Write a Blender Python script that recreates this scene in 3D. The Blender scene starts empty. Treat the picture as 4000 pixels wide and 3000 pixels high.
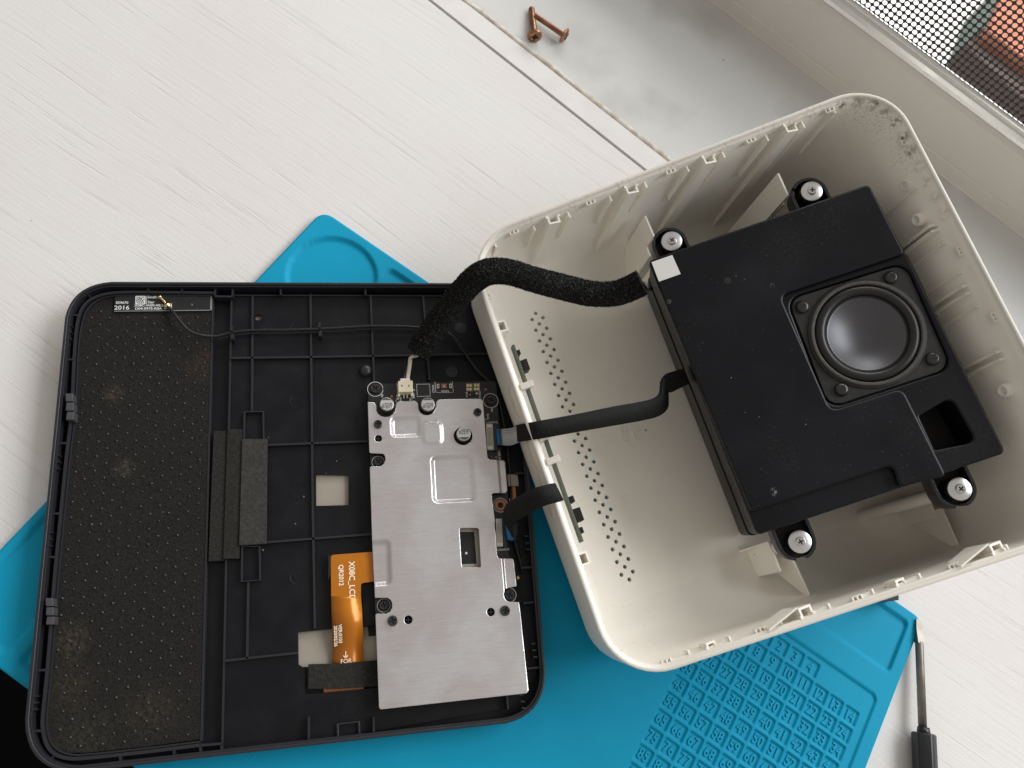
import bpy, bmesh, math, random
import numpy as np
from mathutils import Vector, Matrix, noise
from mathutils.geometry import tessellate_polygon
random.seed(7); rng = np.random.default_rng(7)
C = bpy.context.scene.collection
SC = bpy.context.scene
# ------------------------------------------------------------------ camera
CAM_H = 0.352
RT = np.array([[0.8846051637276935, -0.466340759859462, 0.0],
               [0.4305695009141343, 0.8167504036470746, -0.38409462769595454],
               [0.1791189805376685, 0.33977209101990724, 0.9232937327714871]])   # camera axes in the place
O = np.array([0, 0, CAM_H])
cam = bpy.data.cameras.new('camera'); camo = bpy.data.objects.new('camera', cam); C.objects.link(camo)
cam.sensor_width = 36; cam.lens = 27.0; cam.clip_start = 0.01; cam.clip_end = 200
camo.matrix_world = Matrix([[*RT[0], 0], [*RT[1], 0], [*RT[2], CAM_H], [0, 0, 0, 1]])
cam.dof.use_dof = True; cam.dof.focus_distance = 0.345; cam.dof.aperture_fstop = 16
SC.camera = camo
# ------------------------------------------------------------------ light
w = bpy.data.worlds.new("World"); SC.world = w; w.use_nodes = True
bg = w.node_tree.nodes['Background']; bg.inputs[0].default_value = (1.0, 0.93, 0.855, 1); bg.inputs[1].default_value = 0.37
SC.view_settings.view_transform = 'Standard'; SC.view_settings.look = 'None'
SC.view_settings.exposure = 0.0; SC.view_settings.gamma = 1.0
SILL = np.array([0.974, -0.226, 0]); OUT = np.array([0.226, 0.974, 0])           # along the window, and out through it
def lamp(name, loc, target, size, size_y, power, col):
    l = bpy.data.lights.new(name, 'AREA'); l.shape = 'RECTANGLE'; l.size = size; l.size_y = size_y
    l.energy = power; l.color = col
    o = bpy.data.objects.new(name, l); C.objects.link(o); o.location = loc
    d = Vector(target) - Vector(loc)
    o.rotation_euler = d.to_track_quat('-Z', 'Y').to_euler()
    return o
wl = np.array([0.05, 0.2, 0]) + OUT * 0.98 + SILL * 0.85
lamp('window_daylight', (wl[0], wl[1], 1.25), (0.05, 0.15, 0.0), 1.4, .8, 24.0, (0.955, 0.98, 1.0))
ol = np.array([0.2, 0.5, 0]) + OUT * 6
lamp('outdoor_daylight', (ol[0], ol[1], 3.0), (ol[0], ol[1] + 1.0, -3.0), 9, 5, 1150, (1.0, 0.99, 0.97))

# ------------------------------------------------------------------ geometry helpers
def ray(px, py): return RT @ np.array([px - 2000, 1500 - py, -3000.0])
def at(px, py, z=0.0):
    r = ray(px, py); return O + r * (z - CAM_H) / r[2]
NS = np.array([-0.2265, -0.2829, 0.932]); NS /= np.linalg.norm(NS)                # facing of the open rim of the shell
D0 = 0.3267
def sp(px, py, d=0.0):
    r = ray(px, py); return O + r * (-(D0 + d) / (r @ NS))
S0 = sp(1815, 966); E1 = sp(3472, 325) - S0 + sp(4368, 2037) - sp(2412, 2685); E1 /= np.linalg.norm(E1)
E2 = sp(2412, 2685) - S0; E2 -= E2 @ E1 * E1; E2 -= E2 @ NS * NS; E2 /= np.linalg.norm(E2)
def suv(px, py, d=0.0):
    q = sp(px, py, d) - S0; return q @ E1, q @ E2
def su(u, v, d=0.0): return S0 + E1 * u + E2 * v - NS * d
UP = np.array([0, 0, 1.0])
def nrm(v): v = np.asarray(v, float); return v / np.linalg.norm(v)

def empty(name, loc, label, cat, group=None):
    o = bpy.data.objects.new(name, None); C.objects.link(o); o.location = loc; o.empty_display_size = 0.02
    o['label'] = label; o['category'] = cat
    if group: o['group'] = group
    return o
def rootloc(p):
    l = Vector((0, 0, 0))
    while p is not None: l += p.location; p = p.parent
    return l
class MB:
    def __init__(s): s.v = []; s.f = []; s.sm = []
    def add(s, vs, fs, smooth=False):
        k = len(s.v); s.v += [tuple(map(float, p)) for p in vs]; s.f += [tuple(i + k for i in f) for f in fs]
        s.sm += [smooth] * len(fs); return s
    def prism(s, top, depth, holes=(), smooth=False):
        """polygon (world points, roughly planar) with holes, extruded by the vector depth"""
        loops = [list(map(np.asarray, top))] + [list(map(np.asarray, h)) for h in holes]
        n = np.zeros(3); L = loops[0]
        for i in range(len(L)): n += np.cross(L[i] - L[0], L[(i + 1) % len(L)] - L[0])
        n = n / (np.linalg.norm(n) + 1e-20); dep = np.asarray(depth, float)
        tris = tessellate_polygon([[Vector(p) for p in l] for l in loops])
        flat = [p for l in loops for p in l]; m = len(flat); vs = flat + [p + dep for p in flat]; fs = []
        for t in tris:
            a, b, c = (flat[i] for i in t)
            cr = np.cross(b - a, c - a)
            if np.linalg.norm(cr) < 1e-14: continue
            t = t if cr @ -dep > 0 else (t[0], t[2], t[1])
            fs.append(t); fs.append((t[2] + m, t[1] + m, t[0] + m))
        k = 0
        for j, l in enumerate(loops):
            nn = len(l)
            for i in range(nn):
                a = k + i; b = k + (i + 1) % nn
                f = (a, b, b + m, a + m)
                if (n @ -dep > 0): f = f[::-1]
                fs.append(f)
            k += nn
        return s.add(vs, fs, smooth)
    def soft(s, poly, ax, depth, ch, holes=()):
        """slab under a polygon with its upper edges rounded over by ch; ax points up out of the slab"""
        ax = nrm(ax); loops = [list(map(np.asarray, poly))] + [list(map(np.asarray, h)) for h in holes]; rings = []
        for li, L in enumerate(loops):
            area = np.zeros(3)
            for i in range(len(L)): area += np.cross(L[i] - L[0], L[(i + 1) % len(L)] - L[0])
            if (area @ ax > 0) != (li == 0): L = L[::-1]          # outer runs anticlockwise, holes clockwise: solid on the left
            n = len(L); E = [nrm(L[(i + 1) % n] - L[i]) for i in range(n)]; IN = [np.cross(ax, e) for e in E]
            off = [(IN[i - 1] + IN[i]) / (1 + max(-.6, IN[i - 1] @ IN[i])) for i in range(n)]
            rings.append([[L[i] + off[i] * ch * a - ax * ch * b for i in range(n)] for a, b in ((1, 0), (.62, .08), (.29, .29), (.08, .62), (0, 1))] + [[q - ax * depth for q in L]])
        tris = tessellate_polygon([[Vector(q) for q in r[0]] for r in rings]); flat = [q for r in rings for q in r[0]]
        ts = []
        for t in tris:
            a, b, c = (flat[i] for i in t); cr = np.cross(b - a, c - a) @ ax
            if abs(cr) > 1e-16: ts.append(t if cr > 0 else (t[0], t[2], t[1]))
        s.add(flat, ts, False)
        bot = [q for r in rings for q in r[-1]]; s.add(bot, [(t[0], t[2], t[1]) for t in ts], False)
        for r in rings:
            n = len(r[0]); vs = [q for k in r[:5] for q in k]
            s.add(vs, [(k * n + i, (k + 1) * n + i, (k + 1) * n + (i + 1) % n, k * n + (i + 1) % n) for k in range(4) for i in range(n)], True)
            s.add(r[4] + r[5], [(i, n + i, n + (i + 1) % n, (i + 1) % n) for i in range(n)], False)
        return s
    def box(s, p, q, wdt, depth, taper=1.0):
        """wall from p to q (top centre line), thickness wdt, going down by the vector depth"""
        p = np.asarray(p); q = np.asarray(q); dep = np.asarray(depth, float); d = nrm(q - p); sd = nrm(np.cross(d, dep)) * wdt / 2
        return s.prism([p - sd, q - sd, q + sd, p + sd], dep)
    def cyl(s, c, ax, r, h, n=24, r2=None, ring=None):
        """cylinder whose top centre is c, going down -ax*h"""
        c = np.asarray(c, float); ax = nrm(ax); a, b = basis(ax); r2 = r if r2 is None else r2
        T = [c + (a * math.cos(t) + b * math.sin(t)) * r for t in np.linspace(0, 2 * math.pi, n, endpoint=False)]
        B = [c - ax * h + (a * math.cos(t) + b * math.sin(t)) * r2 for t in np.linspace(0, 2 * math.pi, n, endpoint=False)]
        fs = [tuple(range(n)), tuple(range(2 * n - 1, n - 1, -1))] + [(i, i + n, (i + 1) % n + n, (i + 1) % n) for i in range(n)]
        return s.add(T + B, fs)
    def lathe(s, c, ax, prof, n=40, smooth=True):
        """prof: list of (radius, height along ax)"""
        c = np.asarray(c, float); ax = nrm(ax); a, b = basis(ax); vs = []; fs = []
        for r, h in prof:
            for t in np.linspace(0, 2 * math.pi, n, endpoint=False): vs.append(c + ax * h + (a * math.cos(t) + b * math.sin(t)) * max(r, 1e-6))
        for j in range(len(prof) - 1):
            for i in range(n): fs.append((j * n + i, j * n + (i + 1) % n, (j + 1) * n + (i + 1) % n, (j + 1) * n + i))
        return s.add(vs, fs, smooth)
    def tube(s, pts, r, n=10, caps=True):
        pts = [np.asarray(p, float) for p in pts]; vs = []; fs = []; m = len(pts)
        rr = r if hasattr(r, '__len__') else [r] * m; up = None
        for i, p in enumerate(pts):
            t = nrm(pts[min(i + 1, m - 1)] - pts[max(i - 1, 0)])
            if up is None: up = basis(t)[0]
            up = nrm(up - up @ t * t); sd = np.cross(t, up)
            for a in np.linspace(0, 2 * math.pi, n, endpoint=False): vs.append(p + (up * math.cos(a) + sd * math.sin(a)) * rr[i])
        for j in range(m - 1):
            for i in range(n): fs.append((j * n + i, j * n + (i + 1) % n, (j + 1) * n + (i + 1) % n, (j + 1) * n + i))
        if caps: fs += [tuple(range(n - 1, -1, -1)), tuple(range((m - 1) * n, m * n))]
        return s.add(vs, fs, True)
    def build(s, name, material, parent=None, bevel=0, **props):
        return mesh_obj(name, s.v, s.f, s.sm, material, parent, bevel, **props)
def basis(ax):
    ax = np.asarray(ax, float); h = np.array([1, 0, 0]) if abs(ax[0]) < .8 else np.array([0, 1, 0])
    a = nrm(np.cross(ax, h)); return a, np.cross(ax, a)
def mesh_obj(name, v, f, sm, material, parent=None, bevel=0, **props):
    me = bpy.data.meshes.new(name); l = rootloc(parent)
    arr = np.asarray(v, float)
    base = None
    if parent is None:
        base = Vector(((arr[:, 0].min() + arr[:, 0].max()) / 2, (arr[:, 1].min() + arr[:, 1].max()) / 2, arr[:, 2].min())); l = base
    arr = arr - np.array(l)
    me.from_pydata(arr.tolist(), [], f); me.update()
    if isinstance(sm, bool): sm = [sm] * len(f)
    if any(sm): me.polygons.foreach_set('use_smooth', sm)
    if len(f) < 60000:
        bm = bmesh.new(); bm.from_mesh(me)
        bmesh.ops.recalc_face_normals(bm, faces=bm.faces); bm.to_mesh(me); bm.free()
    if material: me.materials.append(material)
    o = bpy.data.objects.new(name, me); C.objects.link(o); o.parent = parent
    if base is not None: o.location = base
    if bevel:
        b = o.modifiers.new('bevel', 'BEVEL'); b.width = bevel; b.segments = 2; b.limit_method = 'ANGLE'; b.angle_limit = math.radians(40)
        b.harden_normals = False
    for k, x in props.items(): o[k] = x
    return o
def tag(o, label, cat, group=None):
    o['label'] = label; o['category'] = cat
    if group: o['group'] = group
    return o
def rpoly(pts, r, n=5):
    """round the corners of a closed world polygon; r a number or one per corner"""
    pts = [np.asarray(p, float) for p in pts]; out = []; m = len(pts)
    rs = r if hasattr(r, '__len__') else [r] * m
    for i, p in enumerate(pts):
        rr = rs[i]
        if rr <= 0: out.append(p); continue
        a = pts[i - 1] - p; b = pts[(i + 1) % m] - p; la = np.linalg.norm(a); lb = np.linalg.norm(b); a = a / la; b = b / lb
        ang = math.acos(max(-1, min(1, a @ b))); t = min(rr / math.tan(ang / 2), la * .48, lb * .48)
        p0 = p + a * t; p1 = p + b * t
        for k in range(n + 1):
            s = k / n; out.append((1 - s) ** 2 * p0 + 2 * s * (1 - s) * (p * .82 + (p0 + p1) / 2 * .18) + s * s * p1)
    return out
def circ(c, ax, r, n=16):
    a, b = basis(nrm(ax)); return [np.asarray(c) + (a * math.cos(t) + b * math.sin(t)) * r for t in np.linspace(0, 2 * math.pi, n, endpoint=False)]
def smooth_path(pts, n=12):
    P = [np.asarray(p, float) for p in pts]; P = [2 * P[0] - P[1]] + P + [2 * P[-1] - P[-2]]; out = []
    for i in range(1, len(P) - 2):
        for k in range(n):
            t = k / n; a, b, c, d = P[i - 1:i + 3]
            out.append(.5 * ((2 * b) + (c - a) * t + (2 * a - 5 * b + 4 * c - d) * t * t + (3 * b - a - 3 * c + d) * t ** 3))
    out.append(P[-2]); return out

# ------------------------------------------------------------------ material helpers
def mat(name, col, rough=.5, metal=0, col2=None, nscale=300, nrange=(.4, .7), bump=0, bscale=900, stretch=None, spec=.5, aniso=0, detail=4, rot=None, rough2=None, sub=0):
    m = bpy.data.materials.new(name); m.use_nodes = True; nt = m.node_tree; b = nt.nodes['Principled BSDF']
    b.inputs['Base Color'].default_value = (*col, 1); b.inputs['Roughness'].default_value = rough; b.inputs['Metallic'].default_value = metal
    b.inputs['Specular IOR Level'].default_value = spec
    if sub: b.inputs['Subsurface Weight'].default_value = sub; b.inputs['Subsurface Radius'].default_value = (.004, .004, .003); b.inputs['Subsurface Scale'].default_value = 1
    g = nt.nodes.new('ShaderNodeNewGeometry'); mp = nt.nodes.new('ShaderNodeMapping'); nt.links.new(g.outputs['Position'], mp.inputs[0])
    mp.vector_type = 'TEXTURE'
    if rot is not None: mp.inputs['Rotation'].default_value = (0, 0, rot)
    if stretch: mp.inputs['Scale'].default_value = stretch
    if col2 is not None or rough2 is not None:
        n = nt.nodes.new('ShaderNodeTexNoise'); n.inputs['Scale'].default_value = nscale; n.inputs['Detail'].default_value = detail; nt.links.new(mp.outputs[0], n.inputs[0])
        r = nt.nodes.new('ShaderNodeMapRange'); r.inputs[1].default_value = nrange[0]; r.inputs[2].default_value = nrange[1]; nt.links.new(n.outputs[0], r.inputs[0])
        if col2 is not None:
            x = nt.nodes.new('ShaderNodeMix'); x.data_type = 'RGBA'; x.inputs[6].default_value = (*col, 1); x.inputs[7].default_value = (*col2, 1)
            nt.links.new(r.outputs[0], x.inputs[0]); nt.links.new(x.outputs[2], b.inputs['Base Color'])
        if rough2 is not None:
            y = nt.nodes.new('ShaderNodeMapRange'); y.inputs[3].default_value = rough; y.inputs[4].default_value = rough2
            nt.links.new(r.outputs[0], y.inputs[0]); nt.links.new(y.outputs[0], b.inputs['Roughness'])
    if bump:
        n = nt.nodes.new('ShaderNodeTexNoise'); n.inputs['Scale'].default_value = bscale; n.inputs['Detail'].default_value = 3; nt.links.new(mp.outputs[0], n.inputs[0])
        bp = nt.nodes.new('ShaderNodeBump'); bp.inputs['Strength'].default_value = bump; bp.inputs['Distance'].default_value = .0004
        nt.links.new(n.outputs[0], bp.inputs['Height']); nt.links.new(bp.outputs[0], b.inputs['Normal'])
    return m
def specks(m, col, scale, thr, size=.12, amount=1.0, seedoff=0.0, mask=None):
    """scattered dust / dirt specks laid over a material's colour"""
    nt = m.node_tree; b = nt.nodes['Principled BSDF']; L = nt.links
    g = nt.nodes.new('ShaderNodeNewGeometry'); mp = nt.nodes.new('ShaderNodeMapping'); L.new(g.outputs['Position'], mp.inputs[0]); mp.inputs['Location'].default_value = (seedoff, seedoff * .7, 0)
    v = nt.nodes.new('ShaderNodeTexVoronoi'); v.inputs['Scale'].default_value = scale; L.new(mp.outputs[0], v.inputs[0])
    lt = nt.nodes.new('ShaderNodeMapRange'); lt.inputs[1].default_value = size; lt.inputs[2].default_value = size * .6; lt.inputs[3].default_value = 0; lt.inputs[4].default_value = amount; L.new(v.outputs['Distance'], lt.inputs[0])
    sx = nt.nodes.new('ShaderNodeSeparateColor'); L.new(v.outputs['Color'], sx.inputs[0])
    gt = nt.nodes.new('ShaderNodeMath'); gt.operation = 'GREATER_THAN'; gt.inputs[1].default_value = thr; L.new(sx.outputs[0], gt.inputs[0])
    mu = nt.nodes.new('ShaderNodeMath'); mu.operation = 'MULTIPLY'; L.new(lt.outputs[0], mu.inputs[0]); L.new(gt.outputs[0], mu.inputs[1])
    fac = mu
    if mask:   # a big-scale noise that gathers the specks into patches
        n = nt.nodes.new('ShaderNodeTexNoise'); n.inputs['Scale'].default_value = mask; L.new(mp.outputs[0], n.inputs[0])
        r = nt.nodes.new('ShaderNodeMapRange'); r.inputs[1].default_value = .5; r.inputs[2].default_value = .62; L.new(n.outputs[0], r.inputs[0])
        fac = nt.nodes.new('ShaderNodeMath'); fac.operation = 'MULTIPLY'; L.new(mu.outputs[0], fac.inputs[0]); L.new(r.outputs[0], fac.inputs[1])
    x = nt.nodes.new('ShaderNodeMix'); x.data_type = 'RGBA'; x.inputs[7].default_value = (*col, 1)
    src = b.inputs['Base Color']
    if src.links: L.new(src.links[0].from_socket, x.inputs[6])
    else: x.inputs[6].default_value = src.default_value
    L.new(fac.outputs[0], x.inputs[0]); L.new(x.outputs[2], b.inputs['Base Color'])
    return m
def patch(m, centre, radius, col, amount=.6, scale=500, rng_=(.45, .65)):
    """a stain of its own shape round one point"""
    nt = m.node_tree; b = nt.nodes['Principled BSDF']; L = nt.links
    g = nt.nodes.new('ShaderNodeNewGeometry'); d = nt.nodes.new('ShaderNodeVectorMath'); d.operation = 'DISTANCE'; d.inputs[1].default_value = tuple(centre); L.new(g.outputs['Position'], d.inputs[0])
    r = nt.nodes.new('ShaderNodeMapRange'); r.inputs[1].default_value = radius; r.inputs[2].default_value = 0; r.inputs[3].default_value = 0; r.inputs[4].default_value = amount; L.new(d.outputs['Value'], r.inputs[0])
    n = nt.nodes.new('ShaderNodeTexNoise'); n.inputs['Scale'].default_value = scale; n.inputs['Detail'].default_value = 5; L.new(g.outputs['Position'], n.inputs[0])
    q = nt.nodes.new('ShaderNodeMapRange'); q.inputs[1].default_value = rng_[0]; q.inputs[2].default_value = rng_[1]; L.new(n.outputs[0], q.inputs[0])
    mu = nt.nodes.new('ShaderNodeMath'); mu.operation = 'MULTIPLY'; L.new(r.outputs[0], mu.inputs[0]); L.new(q.outputs[0], mu.inputs[1])
    x = nt.nodes.new('ShaderNodeMix'); x.data_type = 'RGBA'; x.inputs[7].default_value = (*col, 1); src = b.inputs['Base Color']
    if src.links: L.new(src.links[0].from_socket, x.inputs[6])
    else: x.inputs[6].default_value = src.default_value
    L.new(mu.outputs[0], x.inputs[0]); L.new(x.outputs[2], b.inputs['Base Color']); return m

# text: jobs are gathered and turned into meshes in one go at the end
TEXT = []
def text(name, s, p, xdir, size, material, parent, up=UP, proud=.00006, align='CENTER', thick=.00004, bold=0.0, sx=1.0, **props):
    TEXT.append((name, s, np.asarray(p, float), nrm(xdir), size, material, parent, nrm(up), proud, align, thick, bold, sx, props))
def wallpath(pts, wdt, depth, closed=False):
    """a thin upright wall of constant thickness that follows a path (top centre line)"""
    P = [np.asarray(p, float) for p in pts]; m = len(P); Lf = []; Rt = []
    for i, p in enumerate(P):
        a = P[i - 1] if (i > 0 or closed) else p; b = P[(i + 1) % m] if (i < m - 1 or closed) else p
        d = nrm(b - a); sd = nrm(np.cross(d, depth)) * wdt / 2; Lf.append(p - sd); Rt.append(p + sd)
    mb = MB()
    if closed: return mb.prism(Lf, depth, [Rt]) if sum((np.linalg.norm(x - P[0]) for x in Lf)) > sum((np.linalg.norm(x - P[0]) for x in Rt)) else mb.prism(Rt, depth, [Lf])
    return mb.prism(Lf + Rt[::-1], depth)
def run_text():
    tmp = []
    for (name, s, p, xd, size, material, parent, up, proud, align, thick, bold, sx, props) in TEXT:
        c = bpy.data.curves.new('lettering', 'FONT'); c.body = s; c.size = size; c.align_x = align; c.align_y = 'CENTER'; c.extrude = thick; c.offset = bold
        c.resolution_u = 3; c.space_line = .8
        o = bpy.data.objects.new('lettering', c); C.objects.link(o); tmp.append(o)
    bpy.context.view_layer.update(); dg = bpy.context.evaluated_depsgraph_get()
    for o, (name, s, p, xd, size, material, parent, up, proud, align, thick, bold, sx, props) in zip(tmp, TEXT):
        me = bpy.data.meshes.new_from_object(o.evaluated_get(dg)); me.name = name
        xd = nrm(xd - xd @ up * up); yd = np.cross(up, xd); q = p + up * (proud + thick) - np.array(rootloc(parent))
        M = Matrix([[xd[0] * sx, yd[0], up[0], q[0]], [xd[1] * sx, yd[1], up[1], q[1]], [xd[2] * sx, yd[2], up[2], q[2]], [0, 0, 0, 1]])
        me.transform(M); me.materials.clear(); me.materials.append(material)
        n = bpy.data.objects.new(name, me); C.objects.link(n); n.parent = parent
        for k, x in props.items(): n[k] = x
    for o in tmp:
        c = o.data; bpy.data.objects.remove(o); bpy.data.curves.remove(c)

# sheets with relief: a grid whose cells outside the outline are dropped and whose rim vertices are pulled onto it
def inside(P, poly):
    x, y = P[:, 0], P[:, 1]; c = np.zeros(len(P), bool); n = len(poly)
    for i in range(n):
        x1, y1 = poly[i - 1]; x2, y2 = poly[i]
        m = (y1 > y) != (y2 > y)
        with np.errstate(divide='ignore', invalid='ignore'): c ^= m & (x < (x2 - x1) * (y - y1) / (y2 - y1 + 1e-30) + x1)
    return c
def nearest(P, polys):
    best = np.full(len(P), 1e9); out = P.copy()
    for poly in polys:
        for i in range(len(poly)):
            a = np.array(poly[i - 1]); b = np.array(poly[i]); d = b - a; t = np.clip(((P - a) @ d) / (d @ d + 1e-20), 0, 1); q = a + t[:, None] * d
            e = ((P - q) ** 2).sum(1); m = e < best; best[m] = e[m]; out[m] = q[m]
    return out
def sheet(name, us, vs, outer, holes, hfun, org, au, av, material, parent, thick, **props):
    U, V = np.meshgrid(us, vs); P = np.stack([U.ravel(), V.ravel()], 1); nu, nv = len(us), len(vs)
    cu = (us[1:] + us[:-1]) / 2; cv = (vs[1:] + vs[:-1]) / 2; CU, CV = np.meshgrid(cu, cv); Q = np.stack([CU.ravel(), CV.ravel()], 1)
    keep = inside(Q, outer)
    for h in holes: keep &= ~inside(Q, h)
    j, i = np.divmod(np.arange(len(Q)), nu - 1); a = j * nu + i
    F = np.stack([a, a + nu, a + nu + 1, a + 1], 1)[keep]
    cnt = np.bincount(F.ravel(), minlength=len(P)); bd = (cnt > 0) & (cnt < 4)
    P[bd] = nearest(P[bd], [outer] + list(holes))
    used = cnt > 0; idx = -np.ones(len(P), int); idx[used] = np.arange(used.sum()); P = P[used]; F = idx[F]
    Z = hfun(P[:, 0], P[:, 1]); W = org + P[:, :1] * au + P[:, 1:] * av + Z[:, None] * UP
    W = W - np.array(rootloc(parent))
    me = bpy.data.meshes.new(name); me.vertices.add(len(W)); me.vertices.foreach_set('co', W.ravel())
    me.loops.add(F.size); me.polygons.add(len(F)); me.loops.foreach_set('vertex_index', F.ravel())
    me.polygons.foreach_set('loop_start', np.arange(0, F.size, 4)); me.update(calc_edges=True); me.validate()
    me.polygons.foreach_set('use_smooth', np.ones(len(me.polygons), bool))
    me.materials.append(material)
    if np.cross(au, av)[2] < 0: pass
    else: me.flip_normals()
    o = bpy.data.objects.new(name, me); C.objects.link(o); o.parent = parent
    s = o.modifiers.new('thickness', 'SOLIDIFY'); s.thickness = thick; s.offset = -1
    for k, x in props.items(): o[k] = x
    return o
def sd_rrect(x, y, x0, y0, x1, y1, r):
    qx = np.abs(x - (x0 + x1) / 2) - (x1 - x0) / 2 + r; qy = np.abs(y - (y0 + y1) / 2) - (y1 - y0) / 2 + r
    return np.hypot(np.maximum(qx, 0), np.maximum(qy, 0)) + np.minimum(np.maximum(qx, qy), 0) - r
def sstep(d, w): t = np.clip(.5 - d / w, 0, 1); return t * t * (3 - 2 * t)

# ================================================================== materials
def table_mat():
    m = bpy.data.materials.new('whitewashed_board'); m.use_nodes = True; nt = m.node_tree; b = nt.nodes['Principled BSDF']; L = nt.links
    g = nt.nodes.new('ShaderNodeNewGeometry')
    def mapped(rot, sc):
        mp = nt.nodes.new('ShaderNodeMapping'); mp.inputs['Rotation'].default_value = (0, 0, rot); 
        m2 = nt.nodes.new('ShaderNodeMapping'); m2.inputs['Scale'].default_value = sc
        L.new(warp.outputs[0], mp.inputs[0]); L.new(mp.outputs[0], m2.inputs[0]); return m2
    nz = nt.nodes.new('ShaderNodeTexNoise'); nz.inputs['Scale'].default_value = 3.5; nz.inputs['Detail'].default_value = 2; L.new(g.outputs['Position'], nz.inputs[0])
    ws = nt.nodes.new('ShaderNodeVectorMath'); ws.operation = 'SCALE'; ws.inputs['Scale'].default_value = .02; L.new(nz.outputs['Color'], ws.inputs[0])
    warp = nt.nodes.new('ShaderNodeVectorMath'); warp.operation = 'ADD'; L.new(g.outputs['Position'], warp.inputs[0]); L.new(ws.outputs[0], warp.inputs[1])
    ang = GRAIN_ANGLE
    def noise_(sc, vec, det=5):
        n = nt.nodes.new('ShaderNodeTexNoise'); n.inputs['Scale'].default_value = sc; n.inputs['Detail'].default_value = det; n.inputs['Roughness'].default_value = .6; L.new(vec.outputs[0], n.inputs[0]); return n
    a = noise_(360, mapped(-ang, (.035, 1, 1))); c = noise_(700, mapped(-ang, (.035, 1, 1)), 3); d = noise_(16, mapped(-ang, (.4, 1, 1)), 3)
    ra = nt.nodes.new('ShaderNodeMapRange'); ra.inputs[1].default_value = .57; ra.inputs[2].default_value = .74; L.new(a.outputs[0], ra.inputs[0])
    rd = nt.nodes.new('ShaderNodeMapRange'); rd.inputs[1].default_value = .38; rd.inputs[2].default_value = .62; L.new(d.outputs[0], rd.inputs[0])
    x1 = nt.nodes.new('ShaderNodeMix'); x1.data_type = 'RGBA'; x1.inputs[6].default_value = (.735, .73, .715, 1); x1.inputs[7].default_value = (.73, .70, .685, 1); L.new(rd.outputs[0], x1.inputs[0])
    x2 = nt.nodes.new('ShaderNodeMix'); x2.data_type = 'RGBA'; x2.inputs[7].default_value = (.60, .575, .55, 1); L.new(x1.outputs[2], x2.inputs[6])
    mm = nt.nodes.new('ShaderNodeMath'); mm.operation = 'MULTIPLY'; mm.inputs[1].default_value = .5; L.new(ra.outputs[0], mm.inputs[0]); L.new(mm.outputs[0], x2.inputs[0])
    L.new(x2.outputs[2], b.inputs['Base Color']); b.inputs['Roughness'].default_value = .62; b.inputs['Specular IOR Level'].default_value = .3
    ad = nt.nodes.new('ShaderNodeMath'); ad.operation = 'ADD'; L.new(c.outputs[0], ad.inputs[0])
    m3 = nt.nodes.new('ShaderNodeMath'); m3.operation = 'MULTIPLY'; m3.inputs[1].default_value = -1.1; L.new(ra.outputs[0], m3.inputs[0]); L.new(m3.outputs[0], ad.inputs[1])
    f = nt.nodes.new('ShaderNodeTexNoise'); f.inputs['Scale'].default_value = 1500; L.new(g.outputs['Position'], f.inputs[0])
    m4 = nt.nodes.new('ShaderNodeMath'); m4.operation = 'MULTIPLY_ADD'; m4.inputs[1].default_value = .55; L.new(f.outputs[0], m4.inputs[0]); L.new(ad.outputs[0], m4.inputs[2])
    bp = nt.nodes.new('ShaderNodeBump'); bp.inputs['Strength'].default_value = .5; bp.inputs['Distance'].default_value = .00024
    L.new(m4.outputs[0], bp.inputs['Height']); L.new(bp.outputs[0], b.inputs['Normal']); return m
_gd = at(1600, 915) - at(1000, 500); GRAIN_ANGLE = math.atan2(_gd[1], _gd[0])
M = {}
M['table'] = specks(table_mat(), (.42, .38, .33), 42, .80, .035, .7)
M['sill'] = mat('pale_stone', (.66, .665, .65), .22, col2=(.34, .34, .33), nscale=11, nrange=(.52, .82), detail=8, bump=.03, bscale=60, spec=.4)
specks(M['sill'], (.16, .15, .14), 38, .80, .03, .8)
M['strip'] = mat('painted_strip', (.74, .725, .71), .55, col2=(.70, .67, .66), nscale=60)
M['caulk'] = mat('grimy_caulk', (.52, .46, .38), .75, col2=(.72, .68, .62), nscale=160, nrange=(.4, .6), bump=.5, bscale=500)
M['gap'] = mat('dark_gap', (.06, .055, .04), .9)
M['upvc'] = mat('window_plastic', (.70, .67, .62), .42, col2=(.67, .645, .60), nscale=12, spec=.35)
M['silver'] = mat('brushed_silver', (.82, .82, .80), .24, .9, rough2=.36, nscale=60)
M['meshblack'] = mat('black_screen', (.018, .017, .02), .5)
M['floor'] = mat('dark_floor', (.0015, .0015, .0016), .9, spec=.05)
M['blue'] = mat('blue_silicone', (.003, .31, .51), .6, col2=(.0035, .325, .53), nscale=40, bump=.12, bscale=2500, spec=.18)
M['blue_digit'] = mat('blue_silicone_digit', (.004, .34, .55), .6, spec=.18)
M['black'] = mat('black_plastic', (.0028, .0034, .0056), .40, spec=.28, col2=(.0048, .0054, .0076), nscale=90, rough2=.50, stretch=(1, 1, 1), bump=.06, bscale=1500)
specks(M['black'], (.22, .22, .21), 330, .955, .16, .8, mask=14)
M['black_lit'] = mat('black_plastic_lit', (.018, .019, .024), .34, spec=.5)  # same black plastic made lighter, rib and rim highlights put into the colour
M['felt'] = mat('black_felt', (.0125, .0118, .011), .95, col2=(.030, .0275, .025), nscale=1500, nrange=(.35, .75), bump=.9, bscale=1700, spec=.15)
specks(M['felt'], (.25, .23, .2), 420, .972, .17, .7, mask=18)
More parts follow.
